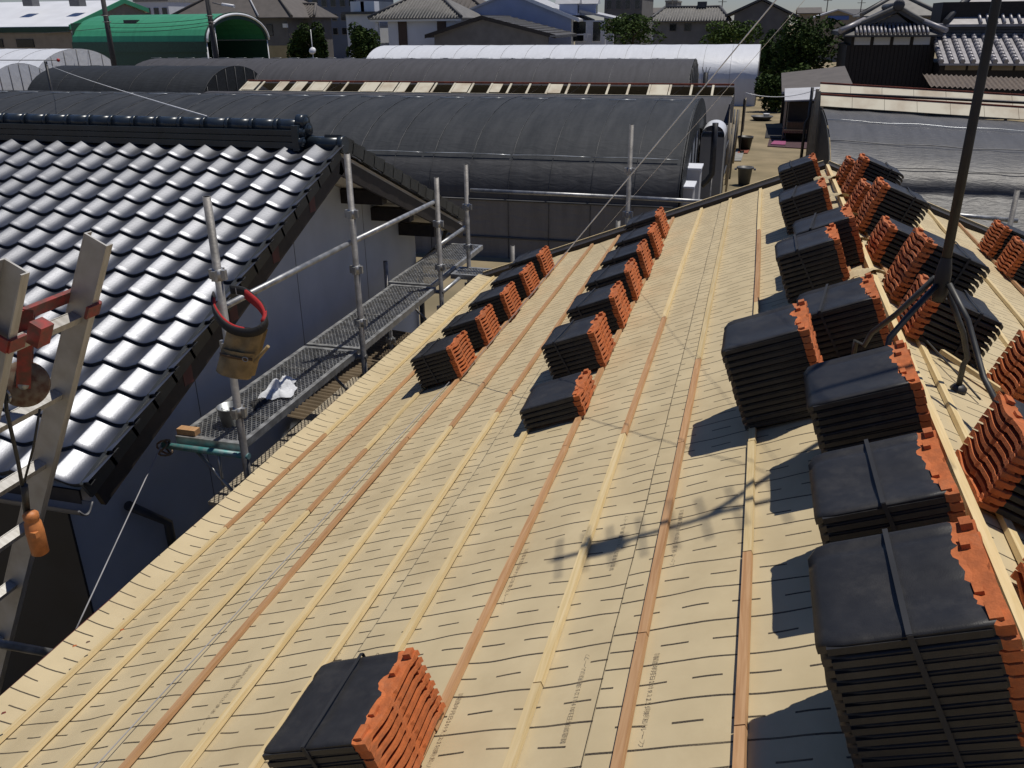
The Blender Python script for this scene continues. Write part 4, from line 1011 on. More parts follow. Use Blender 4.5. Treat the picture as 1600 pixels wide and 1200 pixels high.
# front dark greenhouse
xe1 = az(1088, 162, 3.55).x
arch_house('shade_greenhouse', -36, xe1, 25.2, 4.5, 1.5, 2.1, 'large dark net-covered greenhouse just behind the white house', 'net_dark', 'net_side', 'hoop', 1.05, strip=R(27), top_clip=(R(84),), end_m='film_dim')
G1 = [o for o in COL.objects if o.get('label', '').startswith('large dark net-covered')][0]
AB = lambda a, k: (xe1+0.03, 25.2-(4.5-k)*math.cos(a), max(0.0, 1.5+(2.1-k*0.8)*math.sin(a)**0.92))
mb = MB(); mb.prism([(xe1+0.03, 20.68, 0)]+[AB(math.pi*i/24, -0.03) for i in range(25)]+[(xe1+0.03, 29.72, 0), (xe1+0.03, 28.6, 0)]+[AB(math.pi*(24-i)/24, 1.0) for i in range(25)]+[(xe1+0.03, 21.75, 0)], (0.03, 0, 0)); mb.build('end_band', 'net_black', G1)
# second: low one with the cream vent frame on its ridge
gz3 = 3.15
a3 = az(388, 126, gz3); b3 = az(1145, 137, gz3); yv = (a3.y+b3.y)/2
vent = thing('vent_greenhouse', ((a3.x+b3.x)/2, yv+2, 0), 'grey greenhouse with a long cream ridge vent frame, its panels partly missing', 'greenhouse')
mb = MB(); mb.grid(lambda u, v: (a3.x-1.5+(b3.x-a3.x+1.5)*u, yv-2.6+2.5*v, 1.9+(gz3-0.42-1.9)*math.sin(v*math.pi/2)+0.02*noise.noise(V((u*60, v*3, 1)))), 60, 8); mb.build('cover', 'net_grey', vent, fix=False)
mb = MB(); mb.box(a3.x-1.5, b3.x, yv-2.6, yv-2.56, 0, 1.95); mb.build('side_film', 'net_grey', vent)
mb = MB(); mb.grid(lambda u, v: (a3.x+(b3.x-a3.x)*u, yv+0.9+2.4*v, gz3-0.1-0.8*v*v), 20, 6); mb.build('cover', 'net_grey', vent, fix=False)
mb = MB(); mb.box(b3.x-0.05, b3.x, yv-2.5, yv+3.2, 0, gz3-0.5); mb.build('end_wall', 'net_grey', vent)
for y_, z_, m_, w_ in ((yv-0.02, gz3-0.42, 'cream_rust', 0.05), (yv+0.9, gz3, 'rust_edge', 0.05)):
    mb = MB(); mb.box(a3.x, b3.x, y_-w_, y_+w_, z_-0.04, z_+0.035); mb.build('vent_rail', m_, vent)
x = a3.x+0.05; k = 0
rr = random.Random(3)
while x < b3.x:
    mb = MB(); p, q = V((x, yv, gz3-0.39)), V((x, yv+0.88, gz3-0.02)); d_ = (q-p)/2; mb.frame_box((p+q)/2, d_, V((0.045, 0, 0)), d_.normalized().cross(V((1, 0, 0)))*0.02); mb.build('vent_rafter', 'cream_rust', vent)
    if rr.random() < 0.55:
        l_ = 0.40+rr.random()*0.4; mb = MB(); mb.frame_box((p+q)/2+V((0.06+l_/2, 0, 0.012)), V((l_/2, 0, 0)), d_*(0.75+0.25*rr.random()), d_.normalized().cross(V((1, 0, 0)))*0.006); mb.build('vent_panel', 'cream_rust', vent)
    elif rr.random() < 0.6:
        mb = MB(); p2, q2 = p+V((0.15, 0.05, 0)), q+V((0.55, -0.2, -0.05)); d2 = (q2-p2)/2; mb.frame_box((p2+q2)/2, d2, V((0.0, 0.03, 0)), V((0, 0, 0.02))); mb.build('vent_stay', 'darkwood', vent)
    x += 0.88; k += 1
mb = MB(); mb.box(a3.x, b3.x, yv+0.1, yv+0.85, gz3-0.46, gz3-0.44); mb.build('vent_floor', 'cream_rust', vent)
# left dark arch
q = az(366, 103, 3.5); arch_house('shade_greenhouse', ay(100, 106, q.y).x, q.x, q.y, 3.6, 1.2, 2.3, 'dark net-covered arched greenhouse at the left behind the large one', 'net_black', None, 'hoop', 2.4, end_m='net_black')
# long grey one behind
q = az(1086, 92, 3.7); arch_house('shade_greenhouse', ay(240, 90, q.y).x, q.x, q.y+0.3, 4.2, 1.4, 2.3, 'long grey net-covered greenhouse in front of the white film one', 'net_grey', None, 'hoop_light', 2.1, top_clip=(R(88),), end_m='net_black')
# white film one
q = az(1189, 69, 4.0); arch_house('film_greenhouse', ay(600, 66, q.y).x, q.x, q.y, 4.6, 1.8, 2.2, 'bright white film greenhouse in front of the houses', 'film_white', None, 'hoop_light', 1.9, end_m='film_white')
# small clear film houses at far left
q = ay(118, 76, 54); arch_house('film_greenhouse', q.x-30, q.x, q.y, 4.6, 1.4, q.z-1.4, 'pale clear-film arched greenhouse at the left edge, the taller of two', 'film_white', None, 'hoop_light', 2.0, end_m='film_white')
q = ay(28, 99, 46); arch_house('film_greenhouse', q.x-20, q.x, q.y, 3.0, 1.2, q.z-1.2, 'low pale film greenhouse at the left frame edge', 'film_white', None, 'hoop_light', 2.0, end_m='film_white')
# right silver one with rusty gutter boards
xs0 = 2.25; ys0 = 33.4
sg = thing('silver_greenhouse', (9, ys0+3, 0), 'silver film greenhouse at the right with rusty cream boards along its top', 'greenhouse')
dr = -0.052   # boards sink to the right
zb1 = ay(1290, 157, ys0+0.62).z; zb2 = ay(1290, 139, ys0+1.75).z
def FP(v):   # near flank of the arch: upright foot, then a long curve up to the boards
    if v < 0.25: return ys0-6.6-1.4*(1-v/0.25), 1.1*v/0.25
    a_ = (v-0.25)/0.75*math.pi/2; return ys0-6.6+7.1*(1-math.cos(a_)), 1.1+(zb1-0.25-1.1)*math.sin(a_)
mb = MB(); mb.grid(lambda u, v: (xs0+14*u, FP(v)[0]+0.04*noise.noise(V((u*9, v*5, 2))), FP(v)[1]+dr*14*u*v+0.03*noise.noise(V((u*14, v*6, 4)))-0.02*abs(math.sin(u*14*math.pi/1.5))), 120, 40); mb.build('front_film', 'film_silver', sg, fix=False)
for k, (y_, z_, h_) in enumerate(((ys0+0.62, zb1, 0.17), (ys0+1.75, zb2, 0.17))):
    nb = 13
    for b_ in range(nb):
        xa = xs0-0.1+14.0*b_/nb; xb_ = xa+14.0/nb-0.012; za = z_+dr*(xa-xs0); zb_ = z_+dr*(xb_-xs0)
        mb = MB(); d_ = V((xb_-xa, 0, zb_-za))/2; mb.frame_box(((xa+xb_)/2, y_-0.16, (za+zb_)/2), d_, V((0, 0.02, -0.012)), V((0, 0.22, h_))); mb.build('gutter_board', 'cream_rust', sg)
        mb = MB(); mb.frame_box(((xa+xb_)/2, y_+0.08, (za+zb_)/2+h_+0.03), d_, V((0, 0.05, 0)), V((0, 0, 0.03))); mb.build('rusty_cap', 'rust_edge', sg)
for zz_ in (0.42, 0.60, 0.80):
    mb = MB(); mb.tube([(xs0+14*i/30, FP(zz_)[0]-0.02, FP(zz_)[1]+0.03+dr*14*i/30*zz_+0.02*math.sin(i*1.3)) for i in range(31)], 0.014, 6); mb.build('film_rope', 'hoop_light' if zz_ < .7 else 'clip', sg)
mb = MB(); mb.grid(lambda u, v: (xs0+14*u, ys0+1.6+5*v, 3.1-0.6*v*v+dr*14*u), 20, 8); mb.build('roof_film', 'film_silver', sg, fix=False)
mb = MB(); mb.tube([(xs0-0.1, ys0+0.95, 3.15), (xs0+4, ys0+0.95, 3.02), (xs0+9, ys0+0.95, 2.82), (xs0+14, ys0+0.95, 2.6)], 0.05, 8); mb.build('gutter_pipe', 'steel_dark', sg)
mb = MB(); mb.prism([(xs0-0.02, ys0-7.95, 0), (xs0-0.02, ys0+6.5, 0), (xs0-0.02, ys0+6.5, 2.3), (xs0-0.02, ys0+1.6, 2.95)]+[(xs0-0.02, FP(1-i/12)[0]+0.02, FP(1-i/12)[1]-0.03) for i in range(12)], (-0.03, 0, 0)); mb.build('end_wall', 'net_black', sg)
for y_ in (ys0-0.05, ys0+0.9): mb = MB(); mb.box(xs0-0.28, xs0-0.16, y_, y_+0.1, 0, 3.3); mb.build('end_post', 'ply', sg)
mb = MB(); mb.tube([(xs0-0.4, ys0+1.0, 3.35), (xs0-0.4, ys0+1.0, 2.3), (xs0-0.5, ys0+1.0, 2.1), (xs0-0.5, ys0+1.0, 0)], 0.055, 8); mb.build('down_pipe', 'steel_dark', sg)

# ================================================================== buildings behind the greenhouses
def part_box(t, nm, m, *a): mb = MB(); mb.box(*a); return mb.build(nm, m, t)
def window(t, x0, x1, z0, z1, y, fr='white_paint', gl='glass'):
    f = part_box(t, 'window', fr, x0-.06, x1+.06, y-.07, y+.02, z0-.06, z1+.06)
    part_box(f, 'pane', gl, x0, x1, y-.085, y-.06, z0, z1)
def corr(p00, p10, p01, nu, amp, period_pts=4, rows=0, lap=0.0):
    # wavy sheet spanned by p00->p10 (across the waves) and p00->p01 (down the waves)
    p00, p10, p01 = V(p00), V(p10), V(p01); a = p10-p00; b = p01-p00; n = a.cross(b).normalized()
    if n.z < 0: n = -n
    mb = MB(); rv = max(1, rows*2)
    def fn(u, v):
        r_ = (v*rows) % 1.0 if rows else 0
        return p00+a*u+b*v+n*(amp*math.cos(u*nu*2*math.pi)+lap*r_)
    mb.grid(fn, nu*period_pts, max(1, rows*3)); return mb
def gable_roof(t, x0, x1, y0, y1, ze, zp, m, axis='Y', th=0.14, nm='roof', ov=0.0, edge=None, nu=0):
    # two slabs; axis = direction of the ridge
    for s_ in (-1, 1):
        mb = MB()
        if axis == 'Y':
            xm = (x0+x1)/2; xo = x0 if s_ < 0 else x1
            mb.prism([(xo, y0, ze), (xm, y0, zp), (xm, y0, zp-th), (xo, y0, ze-th)], (0, y1-y0, 0))
        else:
            ym = (y0+y1)/2; yo = y0 if s_ < 0 else y1
            mb.prism([(x0, yo, ze), (x0, ym, zp), (x0, ym, zp-th), (x0, yo, ze-th)], (x1-x0, 0, 0))
        mb.build(nm, m, t)
def hip_roof(t, x0, x1, y0, y1, ze, zp, m, inset=None, nm='roof', rows=7, nu=24, ridge_m=None):
    ins = inset if inset is not None else (y1-y0)/2; ym = (y0+y1)/2; A_, B_ = (x0+ins, ym, zp), (x1-ins, ym, zp)
    q = [(x0, y0, ze), (x1, y0, ze), (x1, y1, ze), (x0, y1, ze)]
    for poly in ((q[0], q[1], B_, A_), (q[1], q[2], B_), (q[2], q[3], A_, B_), (q[3], q[0], A_)):
        mb = MB(); mb.prism(poly, (0, 0, -0.10)); o = mb.build(nm, m, t)
    # tile rolls on the slope that faces the yard
    for k in range(nu):
        x = x0+(x1-x0)*(k+0.5)/nu
        tmax = min(1.0, (x-x0)/ins, (x1-x)/ins)
        mb = MB(); a = V((x, y0-0.02, ze+0.02)); b = V((x, y0+(ym-y0)*tmax*0.98, ze+(zp-ze)*tmax*0.98+0.02)); mb.tube([a, b], 0.075, 5); mb.build('tile_roll', m, t)
    for (a, b) in ((q[0], A_), (q[1], B_), (A_, B_)):
        mb = MB(); mb.tube([V(a)+V((0, 0, .08)), V(b)+V((0, 0, .08))], 0.16, 6); mb.build('ridge', ridge_m or m, t)
# 1 white-roofed shed far left
X0 = -66.0; n0 = ax(107, 41, X0); n1 = ax(192, 0, X0); n2 = ax(231, 15, X0)
t = thing('warehouse', (X0-15, n1.y, 0), 'big shed with a white metal roof and grey-brown walls at the top left', 'warehouse')
for a, b in ((n0, n1), (n1, n2)):
    mb = MB(); mb.prism([(X0, a.y, a.z), (X0, b.y, b.z), (X0, b.y, b.z-0.3), (X0, a.y, a.z-0.3)], (-50, 0, 0)); mb.build('roof', 'white_metal', t)
slab([(X0-.1, n0.y+.3, 0), (X0-.1, n2.y-.3, 0), (X0-.1, n2.y-.3, n2.z-.3), (X0-.1, n1.y, n1.z-.3), (X0-.1, n0.y+.3, n0.z-.3)], (-.3, 0, 0), 'beige_wall', 'gable_wall', t)
part_box(t, 'front_wall', 'beige_wall', X0-50, X0-.4, n0.y+.3, n0.y+.6, 0, n0.z-.25)
part_box(t, 'fascia', 'green_dark', X0-50, X0+.02, n0.y-.12, n0.y-.02, n0.z-.55, n0.z-.05)
for a, b in ((n0, n1), (n1, n2)): mb = MB(); d_ = (b-a)/2; mb.frame_box((a+b)/2+V((.08, 0, -.1)), V((.06, 0, 0)), d_, V((0, 0, .22))); mb.build('verge_trim', 'green_metal', t)
for (xa, xb) in ((26, 54), (-20, 6)): p, q = ay(xa, 62, n0.y+.3), ay(xb, 73, n0.y+.3); window(t, p.x, q.x, q.z, p.z, n0.y+.3, 'steel_dark')
for (x, y) in ((47, 0), (120, 0)): p = ay(x, y-2, n0.y+4); part_box(t, 'roof_vent', 'gutter', p.x-.6, p.x+.6, p.y-.5, p.y+.5, p.z-.7, p.z+.1)
mb = MB(); p = ax(112, 55, X0); mb.tube([(X0+.15, n0.y+.1, n0.z-.5), (X0+.15, n0.y+.35, n0.z-1.2), (X0+.15, n0.y+.35, 0)], .09, 8); mb.build('down_pipe', 'gutter', t)
# 2 green barrel-vault shed
X0 = -42.0; n0 = ax(322, 63, X0); n1 = ax(366, 21, X0); n2 = ax(420, 64, X0); yc = (n0.y+n2.y)/2; hw = (n2.y-n0.y)/2; zb_ = (n0.z+n2.z)/2; rs = n1.z-zb_; XLg = -54.5
t = thing('vault_shed', (-48, yc, 0), 'bright green barrel-roofed metal shed, open at one end', 'shed')
AV = lambda a, k=0: (yc-(hw+k)*math.cos(a), zb_+(rs+k)*math.sin(a))
nseg = 14
for k in range(nseg):
    a0, a1 = math.pi*k/nseg, math.pi*(k+1)/nseg
    mb = MB(); mb.prism([(X0, *AV(a0)), (X0, *AV(a1)), (X0, *AV(a1, -.10)), (X0, *AV(a0, -.10))], (XLg-X0, 0, 0)); mb.build('roof_panel', 'green_metal', t)
mb = MB(); mb.tube([(X0+.05, *AV(math.pi*i/24, -.05)) for i in range(25)], .10, 6); mb.build('arch_trim', 'white_metal', t)
mb = MB(); mb.prism([(X0+.02, *AV(math.pi*i/24, .12)) for i in range(25)]+[(X0+.02, *AV(math.pi*(24-i)/24, -.42)) for i in range(25)], (-.10, 0, 0)); mb.build('arch_band', 'green_dark', t)
part_box(t, 'eaves_band', 'green_dark', XLg, X0+.0, n0.y-.10, n0.y-.02, zb_-.75, zb_+.02)
part_box(t, 'side_wall', 'green_dark', XLg, X0-.1, n0.y+.1, n0.y+.2, 0, zb_-.3)
part_box(t, 'back_wall', 'green_dark', XLg, X0-.1, n2.y-.2, n2.y-.1, 0, zb_-.05)
part_box(t, 'end_wall', 'green_dark', XLg, XLg+.1, n0.y+.2, n2.y-.2, 0, zb_+rs*.7)
for Yq in (n0.y+.15, n0.y+.9, n0.y+1.5, n2.y-.1): mb = MB(); a = math.acos(max(-1, min(1, -(Yq-yc)/hw))); mb.tube([(X0-.12, Yq, 0), (X0-.12, Yq, zb_+rs*math.sin(a)-.45)], .07, 6); mb.build('post', 'white_metal', t)
p = ax(220, 47, -54.5) ; part_box(t, 'roof_vent', 'steel_dark', XLg+4.2, XLg+5.4, yc-hw*.72, yc-hw*.62, zb_+rs*.68, zb_+rs*.80)
t2 = thing('lean_shed', (-60, n0.y-3, 0), 'small green lean-to in front of the barrel-roofed shed', 'shed')
p, q = az(128, 76, 3.6), az(166, 76, 3.6); mb = MB(); mb.prism([(p.x-1, p.y-1.2, 3.35), (q.x, p.y-1.2, 3.35), (q.x, p.y+1.5, 3.75), (p.x-1, p.y+1.5, 3.75)], (0, 0, -.08)); mb.build('roof', 'green_metal', t2)
part_box(t2, 'wall', 'green_dark', p.x-.8, q.x-.15, p.y-1, p.y+1.3, 0, 3.25); part_box(t2, 'post', 'yellow_wall', q.x-.14, q.x-.02, p.y-1.1, p.y-.95, 0, 3.25)
# 3 brown-roofed house with a yellow wall
Yh = 88
p = ay(262, 29, Yh); q = ay(456, 29, Yh)
t = thing('brown_house', ((p.x+q.x)/2, Yh+5, 0), 'house with dark brown hipped roof and yellowish wall beside the green shed', 'house')
hip_roof(t, p.x, q.x, Yh, Yh+11, p.z, p.z+3.6, 'roof_brown', nu=0)
w0, w1 = ay(392, 40, Yh+.8), ay(449, 40, Yh+.8)
part_box(t, 'wall', 'grey_wall2', p.x+.8, w1.x, Yh+.8, Yh+10, 3.6, p.z-.1); part_box(t, 'lower_wall', 'yellow_wall', p.x+.75, w1.x+.05, Yh+.75, Yh+10, 0, 3.6)
a, b = ay(418, 39, Yh+.8), ay(427, 55, Yh+.8); window(t, a.x, b.x, b.z, a.z, Yh+.8, 'steel_dark')
a = ay(446, 40, Yh+.7); part_box(t, 'meter_box', 'white_paint', a.x-.25, a.x+.25, Yh+.55, Yh+.8, a.z-.2, a.z+.2)
mb = MB(); a, b = ay(382, 0, Yh+5.5), ay(402, 28, Yh); mb.tube([V((a.x, Yh+5.4, p.z+3.55)), V((b.x+.2, Yh-.05, p.z+.12))], .10, 6); mb.build('hip_ridge', 'roof_pale', t)
# 4 small brown tiled roof right of it
Yh = 92; p, q = ay(436, 27, Yh), ay(491, 27, Yh)
t = thing('tiled_annex', ((p.x+q.x)/2, Yh+3, 0), 'small annex with an olive-brown tiled roof next to the brown-roofed house', 'house')
hip_roof(t, p.x, q.x, Yh, Yh+6, p.z, p.z+1.3, 'roof_brown', nu=12, inset=1.2); part_box(t, 'wall', 'grey_wall2', p.x+.5, q.x-.5, Yh+.5, Yh+5, 0, p.z-.1)
# 5 distant dark blue block
def block(name, xa, xb, ya, Yh, depth, m, label, floors=4, cols=5, win='glass', grp=None, cat='building'):
    p, q = ay(xa, ya, Yh), ay(xb, ya, Yh); t = thing(name, ((p.x+q.x)/2, Yh, 0), label, cat, grp)
    part_box(t, 'wall', m, p.x, q.x, Yh, Yh+depth, 0, p.z); part_box(t, 'parapet', 'concrete', p.x-.15, q.x+.15, Yh-.15, Yh+depth+.15, p.z, p.z+.35)
    hf = p.z/floors; wc = (q.x-p.x)/cols
    for f in range(floors):
        for c_ in range(cols):
            if p.z-(f+1)*hf < 3: continue
            window(t, p.x+wc*(c_+.25), p.x+wc*(c_+.75), p.z-(f+.75)*hf, p.z-(f+.30)*hf, Yh, 'grey_wall')
    return t
M['navy'] = mat('navy', (0.10, 0.13, 0.19), 0.7, var=0.08, scale=.4)
block('office_block', 470, 556, -6, 125, 14, M['navy'], 'dark blue-grey office block behind the hedge and white house', 5, 6)
block('office_block', 945, 1004, -8, 118, 12, M['grey_wall2'] if False else 'grey_wall2', 'dark grey three-storey block right of the pale blue house', 4, 4)
block('office_block', 1040, 1058, 3, 230, 12, 'grey_wall', 'tiny grey block on the skyline over the grey tiled house', 3, 3)
block('office_block', 210, 262, 3, 120, 10, 'white_wall', 'pale block behind the white-roofed shed gable', 3, 4)
# 6 white house left of the hip-roofed one
Yh = 90; p, q = ay(540, 21, Yh), ay(592, 21, Yh)
t = thing('flat_house', ((p.x+q.x)/2, Yh+3, 0), 'flat-topped bluish white house wall with a dark roof edge', 'house')
part_box(t, 'wall', 'white_wall', p.x, q.x, Yh, Yh+7, 0, p.z-.1); part_box(t, 'roof', 'roof_dark', p.x-.3, q.x+.3, Yh-.4, Yh+7.3, p.z-.1, p.z+.15)
for x in (561, 577): a = ay(x, 8, Yh+3); part_box(t, 'roof_tank', 'white_metal', a.x-.8, a.x+.8, Yh+2.5, Yh+3.8, p.z+.15, p.z+1.2)
# 7 hip-roofed white house
Yh = 86; p, q = ay(575, 29, Yh), ay(721, 28, Yh)
t = thing('hip_roof_house', ((p.x+q.x)/2, Yh+4, 0), 'white two-storey house with dark window panels under a grey tiled hip roof', 'house')
hip_roof(t, p.x, q.x, Yh, Yh+8.6, p.z, p.z+2.35, 'roof_grey', nu=30, inset=4.0, ridge_m='roof_dark')
w0, w1 = ay(606, 40, Yh+.7), ay(712, 40, Yh+.7)
part_box(t, 'wall', 'white_wall', w0.x, w1.x, Yh+.7, Yh+8, 0, p.z-.12)
for xa, xb in ((622, 637), (683, 698)): a, b = ay(xa, 33, Yh+.7), ay(xb, 64, Yh+.7); part_box(t, 'panel', 'brown_panel', a.x, b.x, Yh+.60, Yh+.69, 2.5, p.z-.15)
part_box(t, 'porch_post', 'white_wall', ay(585, 40, Yh).x-.15, ay(585, 40, Yh).x+.15, Yh+.5, Yh+.8, 0, p.z-.15)
part_box(t, 'eaves', 'white_paint', p.x+.15, q.x-.15, Yh+.12, Yh+.3, p.z-.30, p.z-.11)
t = thing('rear_roof_house', (ay(720, 15, 100).x, 103, 0), 'grey-brown roofed house peeking out behind the hip-roofed one', 'house')
p, q = ay(640, 21, 99), ay(762, 21, 99); hip_roof(t, p.x, q.x, 99, 108, p.z, p.z+2.6, 'roof_brown', nu=16); part_box(t, 'wall', 'grey_wall', p.x+.6, q.x-.6, 99.6, 107, 0, p.z-.1)
# 8 low dark gabled house
Yh = 83; ap, l_, r_ = ay(752, 25, Yh), ay(664, 55, Yh), ay(868, 55, Yh)
t = thing('gabled_house', (ap.x, Yh+5, 0), 'low brown-grey gabled house with dark barge boards behind the white greenhouse', 'house')
mb = MB(); mb.prism([(l_.x+.8, Yh+.4, 0), (r_.x-.8, Yh+.4, 0), (r_.x-.8, Yh+.4, r_.z-.05), (ap.x, Yh+.4, ap.z-.3), (l_.x+.8, Yh+.4, l_.z+.1)], (0, .2, 0)); mb.build('gable_wall', 'grey_wall2', t)
for e_ in (l_, r_):
    mb = MB(); mb.prism([(e_.x, Yh, e_.z), (ap.x, Yh, ap.z), (ap.x, Yh, ap.z-.25), (e_.x, Yh, e_.z-.25)], (0, 10, 0)); mb.build('roof', 'roof_dark', t)
    mb = MB(); d_ = V((ap.x-e_.x, 0, ap.z-e_.z))/2; mb.frame_box(((e_.x+ap.x)/2, Yh-.06, (e_.z+ap.z)/2-.12), d_, V((0, .05, 0)), V((0, 0, .17))); mb.build('barge_board', 'darkwood', t)
for k in range(9):
    f = k/9; mb = MB(); a = V((ap.x+(r_.x-ap.x)*f, Yh, ap.z+(r_.z-ap.z)*f+.03)); mb.box(a.x, a.x+.08, Yh, Yh+10, a.z-.02, a.z+.05); mb.build('roof_course', 'roof_grey', t)
part_box(t, 'gutter', 'gutter', r_.x-.5, r_.x+1.5, Yh-.15, Yh+.1, r_.z-.15, r_.z)
# 9 pale blue house with dormers
Yh = 94; ap, l_, r_ = ay(797, -14, Yh), ay(690, 32, Yh), ay(905, 30, Yh)
t = thing('blue_house', (ap.x, Yh+5, 0), 'pale blue house with steep gable and two small dormers', 'house')
mb = MB(); mb.prism([(l_.x+.3, Yh+.3, 0), (r_.x-.9, Yh+.3, 0), (r_.x-.9, Yh+.3, r_.z+.2), (ap.x, Yh+.3, ap.z-.2), (l_.x+.3, Yh+.3, l_.z)], (0, .2, 0)); mb.build('gable_wall', 'blue_wall', t)
rt2 = ay(957, 28, Yh)
mb = MB(); mb.prism([(ap.x, Yh, ap.z), (r_.x, Yh, r_.z), (r_.x, Yh, r_.z-.2), (ap.x, Yh, ap.z-.2)], (0, 9, 0)); mb.build('roof', 'roof_pale', t)
mb = MB(); mb.prism([(l_.x, Yh, l_.z), (ap.x, Yh, ap.z), (ap.x, Yh, ap.z-.2), (l_.x, Yh, l_.z-.2)], (0, 9, 0)); mb.build('roof', 'roof_pale', t)
mb = MB(); mb.prism([(r_.x-2.4, Yh+2.2, r_.z+1.35), (rt2.x, Yh+2.2, rt2.z), (rt2.x, Yh+2.2, rt2.z-.2), (r_.x-2.4, Yh+2.2, r_.z+1.1)], (0, 7, 0)); mb.build('side_roof', 'roof_pale', t)
for (x, y0_, Yd) in ((902, 4, Yh+.8), (931, 4, Yh+2.6)):
    a = ay(x, 4, Yd); d0 = a.x-1.9
    dm = part_box(t, 'dormer', 'blue_wall', d0, a.x, Yd, Yd+1.3, r_.z+.4, a.z); mb = MB(); mb.prism([(a.x+.25, Yd-.15, a.z-.1), (a.x+.25, Yd+.65, a.z+.55), (a.x+.25, Yd+1.45, a.z-.1)], (-2.6, 0, 0)); mb.build('dormer_roof', 'roof_pale', dm)
    part_box(dm, 'dormer_window', 'glass', a.x+.005, a.x+.03, Yd+.3, Yd+1.0, a.z-1.0, a.z-.25)
mb = MB(); d_ = V((r_.x-ap.x, 0, r_.z-ap.z))/2; mb.frame_box(((r_.x+ap.x)/2, Yh-.05, (r_.z+ap.z)/2-.1), d_, V((0, .05, 0)), V((0, 0, .18))); mb.build('barge_board', 'white_paint', t)
part_box(t, 'side_wall', 'white_wall', r_.x-.9, ay(944, 40, Yh+2.4).x, Yh+2.5, Yh+9, 0, rt2.z-.2)
for xa, xb, ya_, yb_ in ((896, 915, 34, 64), (927, 938, 34, 64)): a, b = ay(xa, ya_, Yh+2.5), ay(xb, yb_, Yh+2.5); window(t, a.x, b.x, b.z, a.z, Yh+2.5)
for x in (891, 945): a = ay(x, 40, Yh+.8); part_box(t, 'porch_post', 'white_paint', a.x-.10, a.x+.10, Yh+.9, Yh+1.1, 0, rt2.z-.2)
a, b = ay(896, 54, Yh+.8), ay(923, 54, Yh+.8); part_box(t, 'balcony_rail', 'white_paint', a.x, b.x, Yh+.8, Yh+.9, a.z-.06, a.z+.06)
a, b = ay(912, 52, Yh+.7), ay(918, 64, Yh+.7); part_box(t, 'hanging_sheet', 'white_cloth', a.x, b.x, Yh+.68, Yh+.72, b.z, a.z)
a = ay(798, 12, Yh+.3); part_box(t, 'vent', 'blue_wall', a.x-.35, a.x+.35, Yh+.24, Yh+.3, a.z-.1, a.z+.1)
# 10 grey tiled house
Yh = 102; p, q = ay(1012, 33, Yh), ay(1141, 33, Yh); tp = ay(1075, 12, Yh+4)
t = thing('grey_tiled_house', ((p.x+q.x)/2, Yh+4, 0), 'grey rendered house with ribbed grey tile roof and two small windows', 'house')
hip_roof(t, p.x, q.x, Yh, Yh+8, p.z, tp.z, 'roof_grey', nu=30, inset=1.4, ridge_m='roof_dark'); part_box(t, 'wall', 'grey_wall', p.x+.6, q.x-.5, Yh+.6, Yh+7, 0, p.z-.1)
for xa, xb in ((1047, 1056), (1070, 1079), (1105, 1118)): a, b = ay(xa, 38, Yh+.6), ay(xb, 48, Yh+.6); window(t, a.x, b.x, b.z, a.z, Yh+.6, 'grey_wall2')
a = ay(1097, 10, Yh+4); part_box(t, 'roof_turret', 'roof_dark', a.x-.5, a.x+.5, Yh+3.6, Yh+4.4, tp.z, tp.z+.6)
# 11 grey gable house
Yh = 97; ap, l_, r_ = ay(1191, -4, Yh), ay(1133, 23, Yh), ay(1248, 24, Yh)
t = thing('grey_gable_house', (ap.x, Yh+5, 0), 'tall dark grey house with blank gable wall above the trees', 'house')
mb = MB(); mb.prism([(l_.x+.9, Yh+.4, 0), (r_.x-.9, Yh+.4, 0), (r_.x-.9, Yh+.4, r_.z+.1), (ap.x, Yh+.4, ap.z-.3), (l_.x+.9, Yh+.4, l_.z+.1)], (0, 9, 0)); mb.build('wall', 'grey_wall2', t)
for e_ in (l_, r_):
    mb = MB(); mb.prism([(e_.x, Yh, e_.z), (ap.x, Yh, ap.z), (ap.x, Yh, ap.z-.22), (e_.x, Yh, e_.z-.22)], (0, 10, 0)); mb.build('roof', 'roof_dark', t)
# 12 small building with a blue sign
Yh = 140; ap, l_, r_ = ay(1310, 14, Yh), ay(1273, 26, Yh), ay(1345, 26, Yh)
t = thing('sign_building', (ap.x, Yh+5, 0), 'distant beige gabled building with a blue sign board under its roof', 'building')
mb = MB(); mb.prism([(l_.x+.5, Yh+.4, 0), (r_.x-.5, Yh+.4, 0), (r_.x-.5, Yh+.4, r_.z), (ap.x, Yh+.4, ap.z-.2), (l_.x+.5, Yh+.4, l_.z)], (0, 9, 0)); mb.build('wall', 'beige_wall', t)
for e_ in (l_, r_): mb = MB(); mb.prism([(e_.x, Yh, e_.z), (ap.x, Yh, ap.z), (ap.x, Yh, ap.z-.2), (e_.x, Yh, e_.z-.2)], (0, 10, 0)); mb.build('roof', 'roof_pale', t)
a, b = ay(1294, 25, Yh+.3), ay(1326, 31, Yh+.3); part_box(t, 'sign', 'blue_sign', a.x, b.x, Yh+.3, Yh+.38, b.z, a.z)
